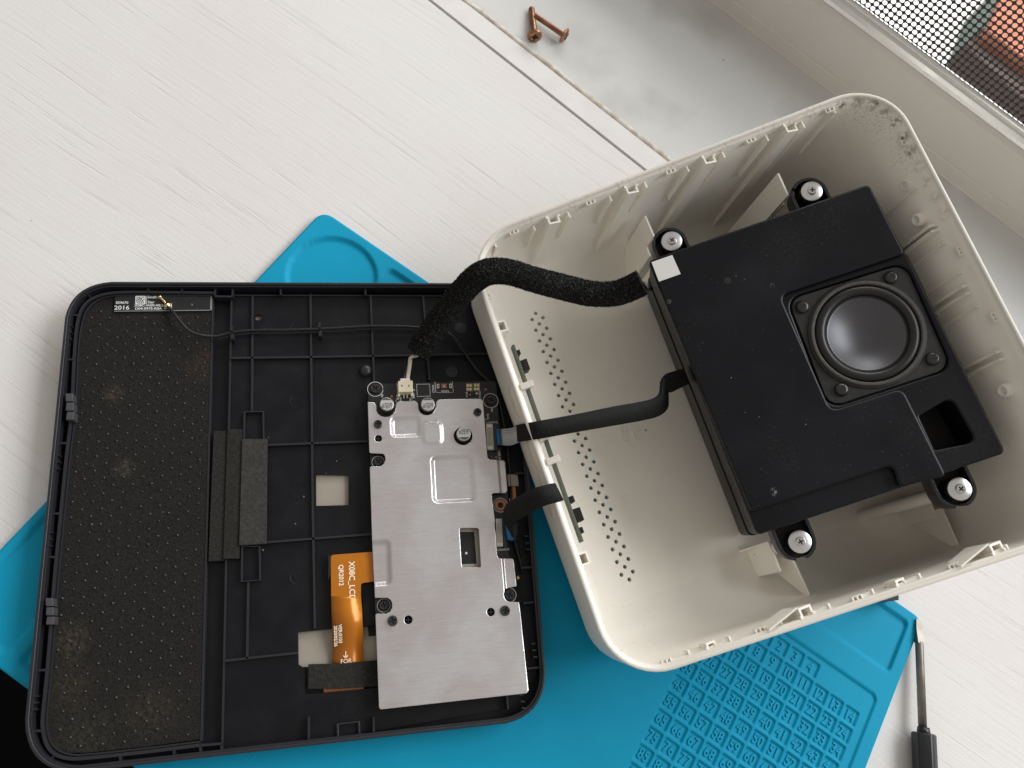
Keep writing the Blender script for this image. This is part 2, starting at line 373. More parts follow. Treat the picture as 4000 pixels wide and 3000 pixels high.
for px, py, r, c_ in ((445, 1540, .006, (.22, .17, .11)), (485, 1830, .0055, (.25, .22, .17)), (790, 1440, .009, (.13, .07, .04)), (280, 2500, .009, (.22, .17, .10)), (260, 2680, .013, (.13, .10, .06)), (590, 2780, .014, (.12, .10, .07)), (330, 2880, .014, (.11, .11, .07)), (820, 1380, .008, (.10, .05, .03)), (1060, 1500, .004, (.1, .1, .1))):
    patch(M['felt'], at(px, py, .0088), r, c_, .27, 700, (.38, .7))
M['stud'] = mat('grey_stud', (.075, .075, .08), .3)
M['foam'] = mat('foam_strip', (.035, .034, .032), .9, col2=(.055, .053, .05), nscale=900, bump=.5, bscale=1500, spec=.2)
M['foam_dark'] = mat('dark_foam_strip', (.018, .0175, .016), .9, col2=(.03, .029, .026), nscale=800, bump=.5, bscale=1400, spec=.2)
M['foam_black'] = mat('black_foam_tape', (.012, .012, .012), .85, col2=(.018, .018, .018), nscale=900, bump=.7, bscale=1300, spec=.25)
M['lcdback'] = mat('screen_back_metal', (.36, .325, .27), .5, .25, col2=(.40, .36, .30), nscale=30)
M['pcb'] = mat('black_circuit_board', (.013, .0135, .015), .33, spec=.5, col2=(.017, .0175, .019), nscale=200)
M['silk'] = mat('white_print', (.72, .73, .72), .5)
M['graysilk'] = mat('grey_print', (.22, .23, .23), .5)
def alu():
    m = bpy.data.materials.new('brushed_aluminium'); m.use_nodes = True; nt = m.node_tree; b = nt.nodes['Principled BSDF']; L = nt.links
    g = nt.nodes.new('ShaderNodeNewGeometry'); mp = nt.nodes.new('ShaderNodeMapping'); mp.inputs['Rotation'].default_value = (0, 0, -PANG)
    L.new(g.outputs['Position'], mp.inputs[0]); m2 = nt.nodes.new('ShaderNodeMapping'); m2.inputs['Scale'].default_value = (.06, 1, 1); L.new(mp.outputs[0], m2.inputs[0])
    n = nt.nodes.new('ShaderNodeTexNoise'); n.inputs['Scale'].default_value = 2600; n.inputs['Detail'].default_value = 3; L.new(m2.outputs[0], n.inputs[0])
    n2 = nt.nodes.new('ShaderNodeTexNoise'); n2.inputs['Scale'].default_value = 45; n2.inputs['Detail'].default_value = 5; L.new(g.outputs['Position'], n2.inputs[0])
    r = nt.nodes.new('ShaderNodeMapRange'); r.inputs[3].default_value = .27; r.inputs[4].default_value = .38; L.new(n2.outputs[0], r.inputs[0]); L.new(r.outputs[0], b.inputs['Roughness'])
    r1 = nt.nodes.new('ShaderNodeMapRange'); r1.inputs[1].default_value = .4; r1.inputs[2].default_value = .6; L.new(n2.outputs[0], r1.inputs[0])
    x = nt.nodes.new('ShaderNodeMix'); x.data_type = 'RGBA'; x.inputs[6].default_value = (.84, .84, .86, 1); x.inputs[7].default_value = (.72, .685, .70, 1); L.new(r1.outputs[0], x.inputs[0])
    rr = nt.nodes.new('ShaderNodeMapRange'); rr.inputs[1].default_value = .3; rr.inputs[2].default_value = .7; rr.inputs[3].default_value = .93; rr.inputs[4].default_value = 1.04; L.new(n.outputs[0], rr.inputs[0])
    h = nt.nodes.new('ShaderNodeVectorMath'); h.operation = 'SCALE'; L.new(x.outputs[2], h.inputs[0]); L.new(rr.outputs[0], h.inputs['Scale']); L.new(h.outputs[0], b.inputs['Base Color'])
    b.inputs['Metallic'].default_value = .92
    bp = nt.nodes.new('ShaderNodeBump'); bp.inputs['Strength'].default_value = .35; bp.inputs['Distance'].default_value = .00012; L.new(n.outputs[0], bp.inputs['Height']); L.new(bp.outputs[0], b.inputs['Normal'])
    return m
_pu = at(1979, 1106, .014) - at(267, 1099, .014); PU = nrm(_pu); PV = np.cross(PU, UP); PANG = math.atan2(PU[1], PU[0]); PT = at(267, 1099, .014)
M['alu'] = alu()
M['tin'] = mat('can_metal', (.72, .70, .68), .28, 1)
M['captop'] = mat('can_top', (.66, .66, .66), .4, .6)
M['capdark'] = mat('can_mark', (.10, .10, .10), .5)
M['screw'] = mat('black_screw', (.06, .06, .062), .30, .6)
M['recess'] = mat('black_recess', (.004, .004, .004), .6)  # near-black paints the dark of screw slots and holes; also plain black parts
M['steel'] = mat('zinc_steel', (.80, .79, .78), .22, 1)
M['washer'] = mat('bright_washer', (.86, .86, .88), .3, .9)
M['rubber'] = mat('black_rubber', (.012, .012, .012), .5)
M['copper'] = mat('copper_pad', (.42, .17, .07), .35, .7)
M['gold'] = mat('gold_plating', (.80, .62, .30), .25, 1)
M['solder'] = mat('solder', (.72, .70, .64), .25, 1)
M['nylon'] = mat('cream_nylon', (.78, .70, .50), .45)
M['whitenylon'] = mat('white_nylon', (.82, .80, .76), .4)
M['flexgrey'] = mat('connector_shell', (.50, .48, .43), .35, .3)
M['flexdark'] = mat('connector_latch', (.02, .022, .028), .4)
M['bluetape'] = mat('blue_stiffener', (.01, .16, .38), .35)
M['ribbon'] = mat('grey_ribbon', (.50, .50, .50), .4)
M['polyimide'] = mat('orange_flex', (.48, .15, .006), .26, .25, col2=(.62, .22, .012), nscale=35, spec=.6)
M['flexprint'] = mat('flex_lettering', (.95, .86, .68), .5)
M['wire_black'] = mat('black_wire', (.012, .012, .012), .38)
M['wire_white'] = mat('white_wire', (.72, .62, .52), .45)
M['shell'] = mat('white_abs', (.90, .865, .79), .42, col2=(.885, .845, .76), nscale=30, spec=.4, bump=.04, bscale=600)
specks(M['shell'], (.20, .14, .08), 130, .975, .10, .7)
specks(M['shell'], (.30, .22, .14), 700, .90, .2, .55, mask=11)
tr = su(.190, .006, .003)
def arcuv(k):   # along the rim's far right corner
    r = .0215; L1 = .030; tot = L1 + r * math.pi / 2 + .045; d = k * tot
    if d < L1: return .2 - r - L1 + d, -.0031 + .0030
    d -= L1
    if d < r * math.pi / 2: a = -math.pi / 2 + d / r; return .2 - r + (r - .003) * math.cos(a), -.0031 + r + (r - .003) * math.sin(a)
    d -= r * math.pi / 2; return .2 - .003, -.0031 + r + d
for k in np.linspace(0, 1, 15):
    u, v = arcuv(k); patch(M['shell'], su(u, v, .0032), .0036, (.13, .055, .018), 1.0 if .25 < k < .75 else .4, 480, (.44, .55))
for (u, v, r) in ((.188, .004, .012), (.195, .012, .012), (.198, .03, .012)):
    patch(M['shell'], su(u, v, .008), r, (.14, .09, .05), .55, 1300, (.52, .66))
for k in np.linspace(.05, .95, 9): patch(M['shell'], su(.2 * k, -.0005, .0028), .010, (.32, .22, .14), .45, 600, (.52, .68))
M['cream'] = mat('cream_button', (.74, .68, .52), .45)
M['clip'] = mat('grey_clip_plastic', (.06, .06, .068), .35)
M['green'] = mat('green_board', (.07, .085, .055), .5)
M['box'] = mat('speaker_box_plastic', (.0020, .0028, .0056), .34, spec=.32, col2=(.0034, .0042, .0076), nscale=25, rough2=.5, bump=.07, bscale=1300)
specks(M['box'], (.30, .30, .30), 260, .93, .15, .75, mask=16)
specks(M['box'], (.12, .12, .115), 900, .90, .25, .5, mask=22)
specks(M['box'], (.42, .42, .42), 170, .78, .038, .9, seedoff=.3)
specks(M['box'], (.10, .10, .10), 420, .70, .10, .6, seedoff=.7)
specks(M['black'], (.40, .40, .39), 150, .80, .035, .8, seedoff=.2)
for px, py, r in ((3020, 1740, .010), (3085, 1790, .009), (3700, 1760, .012), (3850, 1700, .012), (3560, 1660, .012), (3080, 950, .018), (3250, 850, .015)):
    patch(M['box'], sp(px, py, .009), r, (.05, .05, .05), .4, 1300, (.5, .72))
patch(M['box'], sp(3027, 1920, .008), .0022, (.3, .3, .29), .9, 700, (.45, .55)); patch(M['box'], sp(2613, 1178, .008), .0012, (.3, .3, .3), .8, 900, (.4, .5)); patch(M['box'], sp(3016, 1115, .008), .0012, (.2, .2, .2), .7, 900, (.4, .5))
M['flange'] = mat('driver_flange', (.020, .020, .021), .5, col2=(.028, .028, .028), nscale=300)
M['ring'] = mat('driver_gasket', (.11, .103, .095), .7, spec=.2, col2=(.08, .075, .07), nscale=700)
M['surround'] = mat('rubber_surround', (.013, .013, .0135), .38)
M['cone'] = mat('satin_cone', (.12, .12, .13), .42, .8, bump=.05, bscale=2500)
M['label'] = mat('paper_label', (.80, .80, .79), .5)
M['sponge'] = mat('open_cell_foam', (.015, .015, .015), .9, col2=(.065, .065, .062), nscale=1250, nrange=(.52, .70), bump=.8, bscale=1000, spec=.04)
M['chromate'] = mat('yellow_chromate', (.30, .12, .08), .3, .9, col2=(.38, .22, .11), nscale=220, nrange=(.42, .6))
M['handle'] = mat('black_handle', (.014, .014, .017), .35)
M['blade'] = mat('steel_blade', (.24, .22, .19), .48, 1, col2=(.34, .31, .26), nscale=120)
M['conc'] = mat('bright_paving', (.80, .80, .78), .8)
M['brick'] = mat('brick_red', (.42, .16, .10), .8, col2=(.33, .12, .07), nscale=6)
M['roofdark'] = mat('dark_roof', (.07, .05, .04), .8)
M['hedge'] = mat('green_grey', (.10, .14, .12), .8)
M['orange'] = mat('orange_patch', (.6, .28, .05), .8)

# ================================================================== setting
def st(s, t, z=0.0): return SILL * s + OUT * t + UP * z                           # along the window, towards it, up
def slab(name, s0, s1, t0, t1, z1, z0, m, parent=None, **p):
    return MB().prism([st(s0, t0, z1), st(s1, t0, z1), st(s1, t1, z1), st(s0, t1, z1)], UP * (z0 - z1)).build(name, m, parent, **p)
slab('table', -.75, .8, -.080, .2966, 0, -.028, M['table'], kind='structure')
slab('floor', -1.5, 1.5, -1.2, .4, -.74, -.75, M['floor'], kind='structure')
slab('window_sill', -.75, .8, .315, .4375, 0, -.04, M['sill'], kind='structure')
trim = empty('trim_strip', st(0, .305, -.02), 'painted white trim strip with grimy edge between the board and the stone sill', 'trim')
slab('strip_board', -.75, .8, .2984, .3122, .0002, -.028, M['strip'], trim)
cv = [st(s, .3142 + .0012 * noise.noise(Vector((s * 60, 0, 0))), -.0012) for s in np.linspace(-.5, .6, 240)]
MB().tube(cv, [.0021 + .0006 * noise.noise(Vector((s * 220, 3, 0))) for s in np.linspace(-.5, .6, 240)], 8).build('caulk_bead', M['caulk'], trim)
slab('joint', -.75, .8, .2962, .2990, -.004, -.028, M['gap'], trim)
wf = empty('window_frame', st(0, .46, 0), 'off-white plastic window frame along the back of the stone sill', 'window frame')
def profile(prof, s0, s1, name, m, parent, bevel=0):
    mb = MB(); n = len(prof); vs = [st(s, t, z) for s in (s0, s1) for t, z in prof]
    mb.add(vs, [tuple(range(n)), tuple(range(2 * n - 1, n - 1, -1))] + [(i, (i + 1) % n, (i + 1) % n + n, i + n) for i in range(n)])
    return mb.build(name, m, parent, bevel)
profile([(.4370, -.001), (.4373, .0092), (.4378, .0100), (.4373, .0108), (.4376, .0405), (.4395, .0428), (.4480, .0430), (.4500, .0410), (.4500, -.001)], -.75, .8, 'frame_rail', M['upvc'], wf)
wc = [st(s, .4372, .0003) for s in (-.75, .8)]
MB().tube(wc, .0006, 6).build('frame_seal', M['upvc'], wf)
sc = empty('insect_screen', st(.2, .447, .043), 'black perforated insect screen in a silver bar above the window frame', 'insect screen')
profile([(.4405 + .0055 * (1 - math.cos(a)) * .9 - .0004, .0428 + .0062 * math.sin(a) * 1.0 + .0) for a in np.linspace(0, math.pi, 9)] + [(.4520, .0420)], -.3, .75, 'screen_bar', M['silver'], sc)
MB().tube([st(-.3, .4442, .0495), st(.75, .4442, .0495)], .0022, 10).build('screen_cord', M['silver'], sc)
vs = []; fs = []; pit = .0034; rh = .00142; K = 12
for i in range(150):
    for j in range(30):
        s = -.13 + i * pit; z = .0490 + j * pit; k = len(vs)
        for a in range(K):
            t = 2 * math.pi * a / K + .26; c_, s_ = math.cos(t), math.sin(t); q = pit / 2 / max(abs(c_), abs(s_))
            vs.append(st(s + rh * c_, .4462, z + rh * s_)); vs.append(st(s + q * c_, .4462, z + q * s_))
        for a in range(K): b_ = (a + 1) % K; fs.append((k + 2 * a, k + 2 * a + 1, k + 2 * b_ + 1, k + 2 * b_))
mo = mesh_obj('screen_mesh', vs, fs, False, M['meshblack'], sc, kind='stuff')
sm_ = mo.modifiers.new('thickness', 'SOLIDIFY'); sm_.thickness = .0003
# outdoors, far below the window
ZG = -3.0
MB().prism([np.array([x, y, ZG]) for x, y in ((-6, 1.2), (14, 1.2), (14, 16), (-6, 16))], UP * -.2).build('paved_yard', M['conc'], None, kind='structure')
def yard(pts, h, name, m, label, cat):
    P = [at(x, y, ZG + h) for x, y in pts]; o = MB().prism(P, UP * -(h + .01)).build(name, m, None); tag(o, label, cat)
yard([(3935, -60), (4300, -60), (4300, 420), (4005, 228), (3862, 118)], .35, 'brick_wall', M['brick'], 'brick red block seen blurred through the insect screen', 'wall')
yard([(3900, -60), (3945, -60), (3868, 118), (3838, 108)], .3, 'hedge', M['hedge'], 'grey green strip beside the brick red block behind the screen', 'hedge')
yard([(3848, 128), (3862, 132), (4300, 445), (4300, 640), (3935, 330), (3772, 172)], .25, 'dark_roof', M['roofdark'], 'dark brown block below the pale kerb line behind the screen', 'roof')

# ================================================================== blue silicone mat
A_ = at(1261, 821.6, .0035); MU = nrm(at(3598.6, 2418, .0035) - A_); MV = np.cross(MU, UP)
SW, SH = .3597, .2402
bluemat = empty('silicone_mat', A_ + MU * .18 + MV * .12 - UP * .0035, 'blue silicone work mat with trays and numbered pockets under the opened device', 'work mat')
NUMC = {}
for r in range(0, 13):
    for c in range(10):
        if r == 0 and not 3 <= c <= 6: continue
        NUMC[(r, c)] = (c - 2) if r == 0 else 5 + 10 * (r - 1) + c
def mat_h(x, y):
    X = x * 1000; Y = y * 1000; h = np.zeros_like(X); E_ = 1.1
    def rec(sd, dep): nonlocal h; h = np.minimum(h, -dep * sstep(sd, E_))
    rec(np.hypot(X - 26.4, Y - 26.5) - 21.5, 1.6)
    for (a, b, c, d, r) in ((46.3, 5.2, 180, 24, 3), (186, 5.3, 354, 32.3, 2.5), (4.5, 50, 24, 120, 3), (4, 128, 30.5, 235.5, 4), (36.4, 150, 55, 235, 2.5)):
        rec(sd_rrect(X, Y, a, b, c, d, r), 1.6)
    rec(sd_rrect(X, Y, 62, 45.5, 353.3, 234, 3), 1.0)
    g = h.copy()
    for (r, c) in NUMC:
        cx = 269.5 + 8.42 * c; cy = 51.9 + 8.4 * r
        m = (np.abs(X - cx) < 5) & (np.abs(Y - cy) < 5)
        sd = sd_rrect(X[m], Y[m], cx - 3.5, cy - 3.45, cx + 3.5, cy + 3.45, .7)
        g[m] = np.minimum(g[m], h[m] - .95 * sstep(sd, .55))
    return g / 1000
us = np.concatenate([np.arange(0, .262, .0011), np.arange(.262, .3555, .00038), np.linspace(.356, SW, 5)])
vs_ = np.concatenate([np.arange(0, .046, .0008), np.arange(.046, .162, .00038), np.arange(.1625, SH, .0012), [SH]])
mo = rpoly([A_, A_ + MU * SW, A_ + MU * SW + MV * SH, A_ + MV * SH], [.006, .0045, .006, .006], 6)
mo = [((p - A_) @ MU, (p - A_) @ MV) for p in mo]
sheet('mat_sheet', us, vs_, mo, [], mat_h, A_, MU, MV, M['blue'], bluemat, .0033)
for (r, c), n in NUMC.items():
    p = A_ + MU * (269.5 + 8.42 * c) / 1000 + MV * (51.9 + 8.4 * r) / 1000 - UP * .00195
    text('raised_number', str(n), p, MU, .0064, M['blue_digit'], bluemat, proud=-.00005, thick=.00030, bold=.00010, sx=.82)

# ================================================================== the black front housing (screen side), lying face down
def pl(u, v, z): return np.array([PT[0], PT[1], 0]) + PU * u + PV * v + UP * z
def pz(pts, z): return [at(x, y, z) for x, y in pts]
hs = empty('screen_housing', pl(.1, .1, .0035), 'black plastic front housing of a smart display, lying face down and opened', 'display housing')
ZT = .0140
RIM = [pl(0, 0, ZT), pl(.2005, 0, ZT), pl(.2005, .2005, ZT), pl(0, .2005, ZT)]
RIM = pz([(267, 1099), (1838, 1105), (2060, 1738), (2146, 2807), (74, 3043)], ZT)   # the corner tucked under the shell is cut short
cen = sum(RIM) / 4
def inset(poly, d):
    out = []; m = len(poly)
    for i, p in enumerate(poly):
        a = nrm(poly[i - 1] - p); b = nrm(poly[(i + 1) % m] - p); s_ = math.sqrt(max(1e-9, 1 - (a @ b) ** 2)); out.append(p + (a + b) * d / s_)
    return out
RC = [.0175, .002, .002, .0185, .0200]
outer = rpoly(RIM, RC, 9)
inner = rpoly(inset(RIM, .0013), [max(.0008, r - .0013) for r in RC], 9)
MB().soft(outer, UP, .0100, .00035, [inner]).build('outer_rim', M['black_lit'], hs)
lip = rpoly(inset(RIM, .0013), [max(.0008, r - .0013) for r in RC], 9); lip2 = rpoly(inset(RIM, .0021), [max(.0005, r - .0021) for r in RC], 9)
dn = lambda P, d: [p - UP * d for p in P]
MB().prism(dn(lip, .0010), UP * -.006, [dn(lip2, .0010)]).build('rim_lip', M['black_lit'], hs)
MB().prism(dn(outer, .0078), UP * -.0026).build('base_tray', M['black'], hs)
# inner ledge that frames the felt, and the wall that closes the channel all round
zl = .0112
ledge = smooth_path(pz([(838, 1143), (640, 1141), (470, 1141), (385, 1155), (330, 1190), (302, 1260), (289, 1400), (280, 1603), (259, 1784), (238, 1995), (214, 2241), (198, 2450), (183, 2633), (168, 2780), (166, 2840), (180, 2905), (213, 2945), (265, 2962), (338, 2961), (560, 2938), (784, 2910)], zl), 5)
wallpath(ledge, .0012, UP * -.005).build('felt_frame', M['black_lit'], hs)
wallpath([p + UP * .0006 - UP * .0016 for p in smooth_path(pz([(826, 1150), (640, 1149), (470, 1149), (392, 1163), (342, 1200), (315, 1270), (301, 1400), (292, 1603), (271, 1784), (250, 1995), (226, 2241), (210, 2450), (195, 2633), (181, 2780), (179, 2836), (192, 2895), (222, 2930), (270, 2948), (338, 2948), (560, 2925), (780, 2898)], zl), 5)], .0006, UP * -.004).build('felt_frame_inner', M['black_lit'], hs)
fz = .0090
felt = pz([(449, 1153), (826, 1153), (817, 1600), (808, 1995), (795, 2400), (780, 2888), (560, 2918), (338, 2940), (270, 2940), (222, 2922), (192, 2880), (183, 2830), (186, 2770), (199, 2633), (214, 2450), (230, 2241), (254, 1995), (275, 1784), (296, 1603), (305, 1400), (319, 1270), (345, 1203), (392, 1168)], fz)
MB().prism(felt, UP * -.002).build('felt_pad', M['felt'], hs)
# studs in a staggered grid
p0 = at(592 * 0 + 357, 1242, fz); pa = at(427, 1242, fz) - p0
FP = [np.array([(q - PT) @ PU, (q - PT) @ PV]) for q in felt]
mb = MB(); a0 = at(357.5, 1242, fz); rowv = (at(282, 2180, fz) - at(355, 1271, fz)); 
u0, v0 = (a0 - PT) @ PU, (a0 - PT) @ PV
for j in range(-1, 60):
    for i in range(-2, 10):
        u = u0 + i * .00755 + (.00378 if j % 2 else 0); v = v0 + j * .00322
        q = pl(u, v, fz)
        uv = np.array([[u, v]])
        if not inside(uv, FP)[0]: continue
        if nearest(uv, [FP])[0] @ np.ones(2) and np.linalg.norm(nearest(uv, [FP])[0] - uv[0]) < .0016: continue
        if v < .0155 and u > .018: continue
        if rng.random() < .02: continue
        r = .00042 * rng.uniform(.8, 1.15); q = q + np.array([*rng.normal(0, .0001, 2), 0])
        mb.lathe(q, UP, [(r, 0), (r * .85, .00035), (r * .4, .0006), (0, .00065)], 6)
mb.build('felt_studs', M['stud'], hs, kind='stuff')
# raised floor right of the felt with cut-outs down to the screen
zf = .0082
floorp = pz([(907, 1153), (1835, 1156), (2032, 1745), (2050, 1900), (2098, 2500), (2096, 2640), (1980, 2765), (1500, 2850), (868, 2932), (874, 2400), (885, 2000)], zf)
cut1 = pz([(1234, 1853), (1361, 1855), (1361, 1973), (1235, 1976)], zf)
cut2 = pz([(1164, 2470), (1296, 2457), (1470, 2442), (1474, 2687), (1193, 2712), (1191, 2612), (1166, 2596)], zf)
hole = circ(at(1009, 1240, zf), UP, .0015, 14)
MB().prism(floorp, UP * -.0019, [cut1, cut2, hole]).build('tray_floor', M['black'], hs)
zb_ = .0063
MB().prism(pz([(1228, 1845), (1370, 1845), (1370, 1985), (1228, 1985)], zb_ + .0001), UP * -.0001).build('screen_back', M['lcdback'], hs, label='beige metal screen back seen through the square opening')
MB().prism(pz([(1160, 2460), (1480, 2430), (1480, 2600), (1160, 2606)], zb_ + .0001), UP * -.0001).build('screen_back', M['lcdback'], hs, label='beige metal screen back seen through the wide opening')
MB().prism(pz([(995, 1225), (1025, 1225), (1025, 1258), (995, 1258)], zb_ + .0001), UP * -.0001).build('screen_back', M['lcdback'], hs)
# long walls between felt and floor
for a, b, w_, z in (((832, 1165), (786, 2895), .0008, .0092), ((905, 1155), (868, 2935), .0008, .0090)):
    MB().box(at(*a, z), at(*b, z), w_, UP * -.003).build('long_rib', M['black_lit'], hs)
def rib(a, b, w_=.0009, z=.0098, h=.0018, name='rib', m='black_lit'):
    return MB().box(at(*a, z), at(*b, z), w_, UP * -h).build(name, M[m], hs)
rib((987, 1154), (984, 1609)); rib((970, 2274), (965, 2573))
rib((1213, 1151), (1222, 2000)); rib((1222, 2000), (1230, 2455))
rib((1448, 1151), (1462, 1500)); rib((1653, 1154), (1678, 1484))
rib((899, 1398), (1218, 1394)); rib((1218, 1394), (1455, 1390)); rib((1455, 1390), (1905, 1381))
rib((1044, 1738), (1436, 1723)); rib((1040, 2118), (1455, 2086)); rib((872, 2582), (1000, 2567)); rib((1000, 2567), (1165, 2550))
for rc in (((955, 1609), (1028, 1607), (1030, 1716), (953, 1716)), ((946, 2134), (1014, 2134), (1016, 2266), (944, 2271))):
    wallpath(pz(rc, .0102), .0008, UP * -.0022, True).build('rib_frame', M['black_lit'], hs)
# channel ribs, top, left, bottom, right
for a, b in (((579, 1108), (579, 1141)), ((711, 1108), (711, 1141)), ((1095, 1108), (1097, 1152)), ((1427, 1108), (1428, 1152)), ((1740, 1108), (1741, 1152)), ((1810, 1108), (1811, 1152)),
             ((843, 1108), (838, 1157)), ((838, 1157), (907, 1158)), ((911, 1108), (907, 1158)), ((335, 1132), (352, 1160)),
             ((268, 1229), (304, 1231)), ((248, 1403), (287, 1404)), ((220, 1731), (258, 1731)), ((190, 2008), (232, 2005)), ((178, 2176), (216, 2176)), ((137, 2619), (180, 2617)), ((112, 2856), (160, 2855)), ((186, 2990), (207, 2955)),
             ((470, 2990), (470, 2955)), ((680, 2965), (680, 2930)), ((784, 2950), (782, 2915)), ((866, 2945), (865, 2912)), ((784, 2912), (866, 2905)), ((1206, 2895), (1206, 2800)), ((1460, 2865), (1460, 2800)), ((1985, 2770), (1978, 2690)), ((2035, 2218), (2078, 2216)), ((2043, 2356), (2092, 2352)), ((2060, 2612), (2113, 2606)), ((2010, 1850), (2048, 1848))):
    rib(a, b, .0008, .0115, .005, 'channel_rib')
rib((907, 1153), (1838, 1156), .0006, .0090, .002)
# little three-bar combs inside the rim
def comb(cx, cy, dx, dy, nx, ny, n=3):
    mb = MB()
    for k in range(n):
        p = (cx + dx * (k - (n - 1) / 2), cy + dy * (k - (n - 1) / 2)); mb.box(at(p[0], p[1], .0132), at(p[0] + nx, p[1] + ny, .0132), .0006, UP * -.003)
    mb.build('clip_comb', M['black_lit'], hs)
for x, y in ((455, 1104), (790, 1105), (1156, 1105), (1487, 1105)): comb(x, y, 26, 0, 0, 11)
for x, y in ((262, 1296), (215, 1803), (184, 2105), (128, 2745)): comb(x, y, -2, 26, 16, 0)
for x, y in ((2068, 2120), (2095, 2540), (2050, 2740)): comb(x, y, 4, 26, -16, 0)
for x, y in ((700, 2962), (1640, 2852), (1780, 2836)): comb(x, y, 26, -3, -1, -11)
for px, py in ((270, 1588), (192, 2388)):
    mb = MB()
    for k, (dy, hh) in enumerate(((-36, 0), (0, .0004), (36, 0))):
        mb.prism(pz([(px - 12 - dy * -.08, py + dy - 16), (px + 18 - dy * -.08, py + dy - 16), (px + 16, py + dy + 16), (px - 14, py + dy + 16)], .0145 + hh), UP * -.005)
    mb.build('spring_clip', M['clip'], hs, .0003)
# ejector marks, boss, clear window
for x, y, r, h, mk in ((930, 1178, 25, .0001, 'black'), (925, 1386, 22, .0001, 'black'), (1162, 1280, 26, .0001, 'black'), (1477, 1280, 25, .0001, 'black'), (1162, 1567, 28, .0001, 'black'), (1163, 1918, 29, .00016, 'black'), (1764, 1451, 24, .0002, 'black_lit'), (1800, 1280, 24, .0002, 'black_lit'), (1165, 2251, 30, .0001, 'black'), (1364, 2769, 30, .00015, 'black'), (899, 2558, 24, .0001, 'black')):
    R_ = r / 3000 * .372
    MB().lathe(at(x, y, zf), UP, [(R_, 0), (R_, h), (R_ * .93, h), (R_ * .90, h * .3), (0, h * .35 if mk == 'black' else h)], 28, False).build('ejector_mark', M[mk], hs)
MB().lathe(at(1429, 1450, zf), UP, [(.0031, 0), (.0029, .0012), (.0022, .0022), (.0012, .0027), (0, .0028)], 28).build('round_boss', M['black_lit'], hs)
MB().prism(pz([(1314, 2826), (1405, 2816), (1408, 2876), (1316, 2888)], .0096), UP * -.0014, [pz([(1322, 2832), (1398, 2823), (1400, 2868), (1324, 2880)], .0096)]).build('window_frame_small', M['black_lit'], hs, .0001)
# foam strips on the long ribs
for pts, z, mk, lb in (([(835, 1684), (889, 1683), (876, 2190), (814, 2193)], .0100, 'foam_dark', 'dark foam strip nearest the felt'), ([(889, 1676), (947, 1676), (934, 2182), (872, 2183)], .0108, 'foam_dark', 'dark foam strip in the middle'), ([(946, 1715), (1044, 1714), (1040, 2124), (934, 2130)], .0116, 'foam', 'lighter grey foam strip on the right')):
    MB().prism(pz(pts, z), UP * -.002).build('foam_strip', M[mk], hs, .0002, label=lb)
# antenna board
zw = .0098
wb = MB().prism(pz([(449, 1152), (827, 1152), (826, 1212), (446, 1216)], zw), UP * -.0007).build('antenna_board', M['pcb'], hs)
MB().prism(pz([(822, 1153), (829, 1153), (828, 1213), (821, 1213)], zw + .0001), UP * -.0001).build('edge_strip', M['graysilk'], wb)
MB().prism(pz([(446, 1214), (826, 1210), (826, 1213), (446, 1217)], zw + .0001), UP * -.0001).build('edge_strip', M['graysilk'], wb)
lg = MB()
lg.prism(rpoly(pz([(529, 1155), (569, 1155), (568, 1188), (528, 1188)], zw + .00008), .0004, 3), UP * -.00006)
lg.build('printed_emblem', M['silk'], wb)
mb = MB()
for k in range(4):
    c = at(531, 1187, zw + .00014); R_ = .0009 + .0007 * k; pts = [c + (PU * math.cos(t) - PV * math.sin(t)) * R_ for t in np.linspace(0.05, math.pi / 2, 9)]
    mb.add([p for q in pts for p in (q, q + nrm(q - c) * .00028)], [(2 * i, 2 * i + 1, 2 * i + 3, 2 * i + 2) for i in range(8)])
for dx, dy in ((559, 1161), (552, 1165), (562, 1171), (545, 1163)): mb.prism(circ(at(dx, dy, zw + .00014), UP, .0003, 5), UP * -.00002)
mb.build('emblem_arcs', M['pcb'], wb)
MB().prism(pz([(572, 1155), (574, 1155), (573, 1188), (571, 1188)], zw + .00008), UP * -.00005).build('printed_bar', M['silk'], wb)
for s_, x, y, sz, sx in (('South', 595, 1161, .0019, .95), ('Star', 590, 1181, .0019, .95), ('E59670', 477, 1183, .0016, 1.1), ('2016', 476, 1203, .0028, 1.15), ('X08C-WIFI-V0.2', 582, 1194, .0016, 1.12), ('D04-0975-R0A', 580, 1206, .0016, 1.16)):
    text('lettering', s_, at(x, y, zw), PU, sz, M['silk'], wb, sx=sx, bold=.00003)
mb = MB(); mb.tube(smooth_path([at(625, 1161, zw + .0006), at(640, 1176, zw + .0008), at(652, 1192, zw + .0008)], 4), .00055, 8); mb.lathe(at(625, 1161, zw), UP, [(.0011, 0), (.0010, .0004), (.0006, .0010), (0, .0012)], 14)
mb.lathe(at(655, 1195, zw), UP, [(.0018, 0), (.0017, .0005), (.0011, .0014), (0, .0018)], 14)
mb.build('solder_joint', M['gold'], wb)
MB().prism(pz([(642, 1186), (672, 1184), (672, 1204), (642, 1208)], zw + .0003), UP * -.0003).build('solder_pad', M['solder'], wb)
MB().lathe(at(748, 1191, zw), UP, [(.0007, 0), (.0006, .0003), (.0003, .0005), (0, .0005)], 10).build('board_pin', M['stud'], wb)
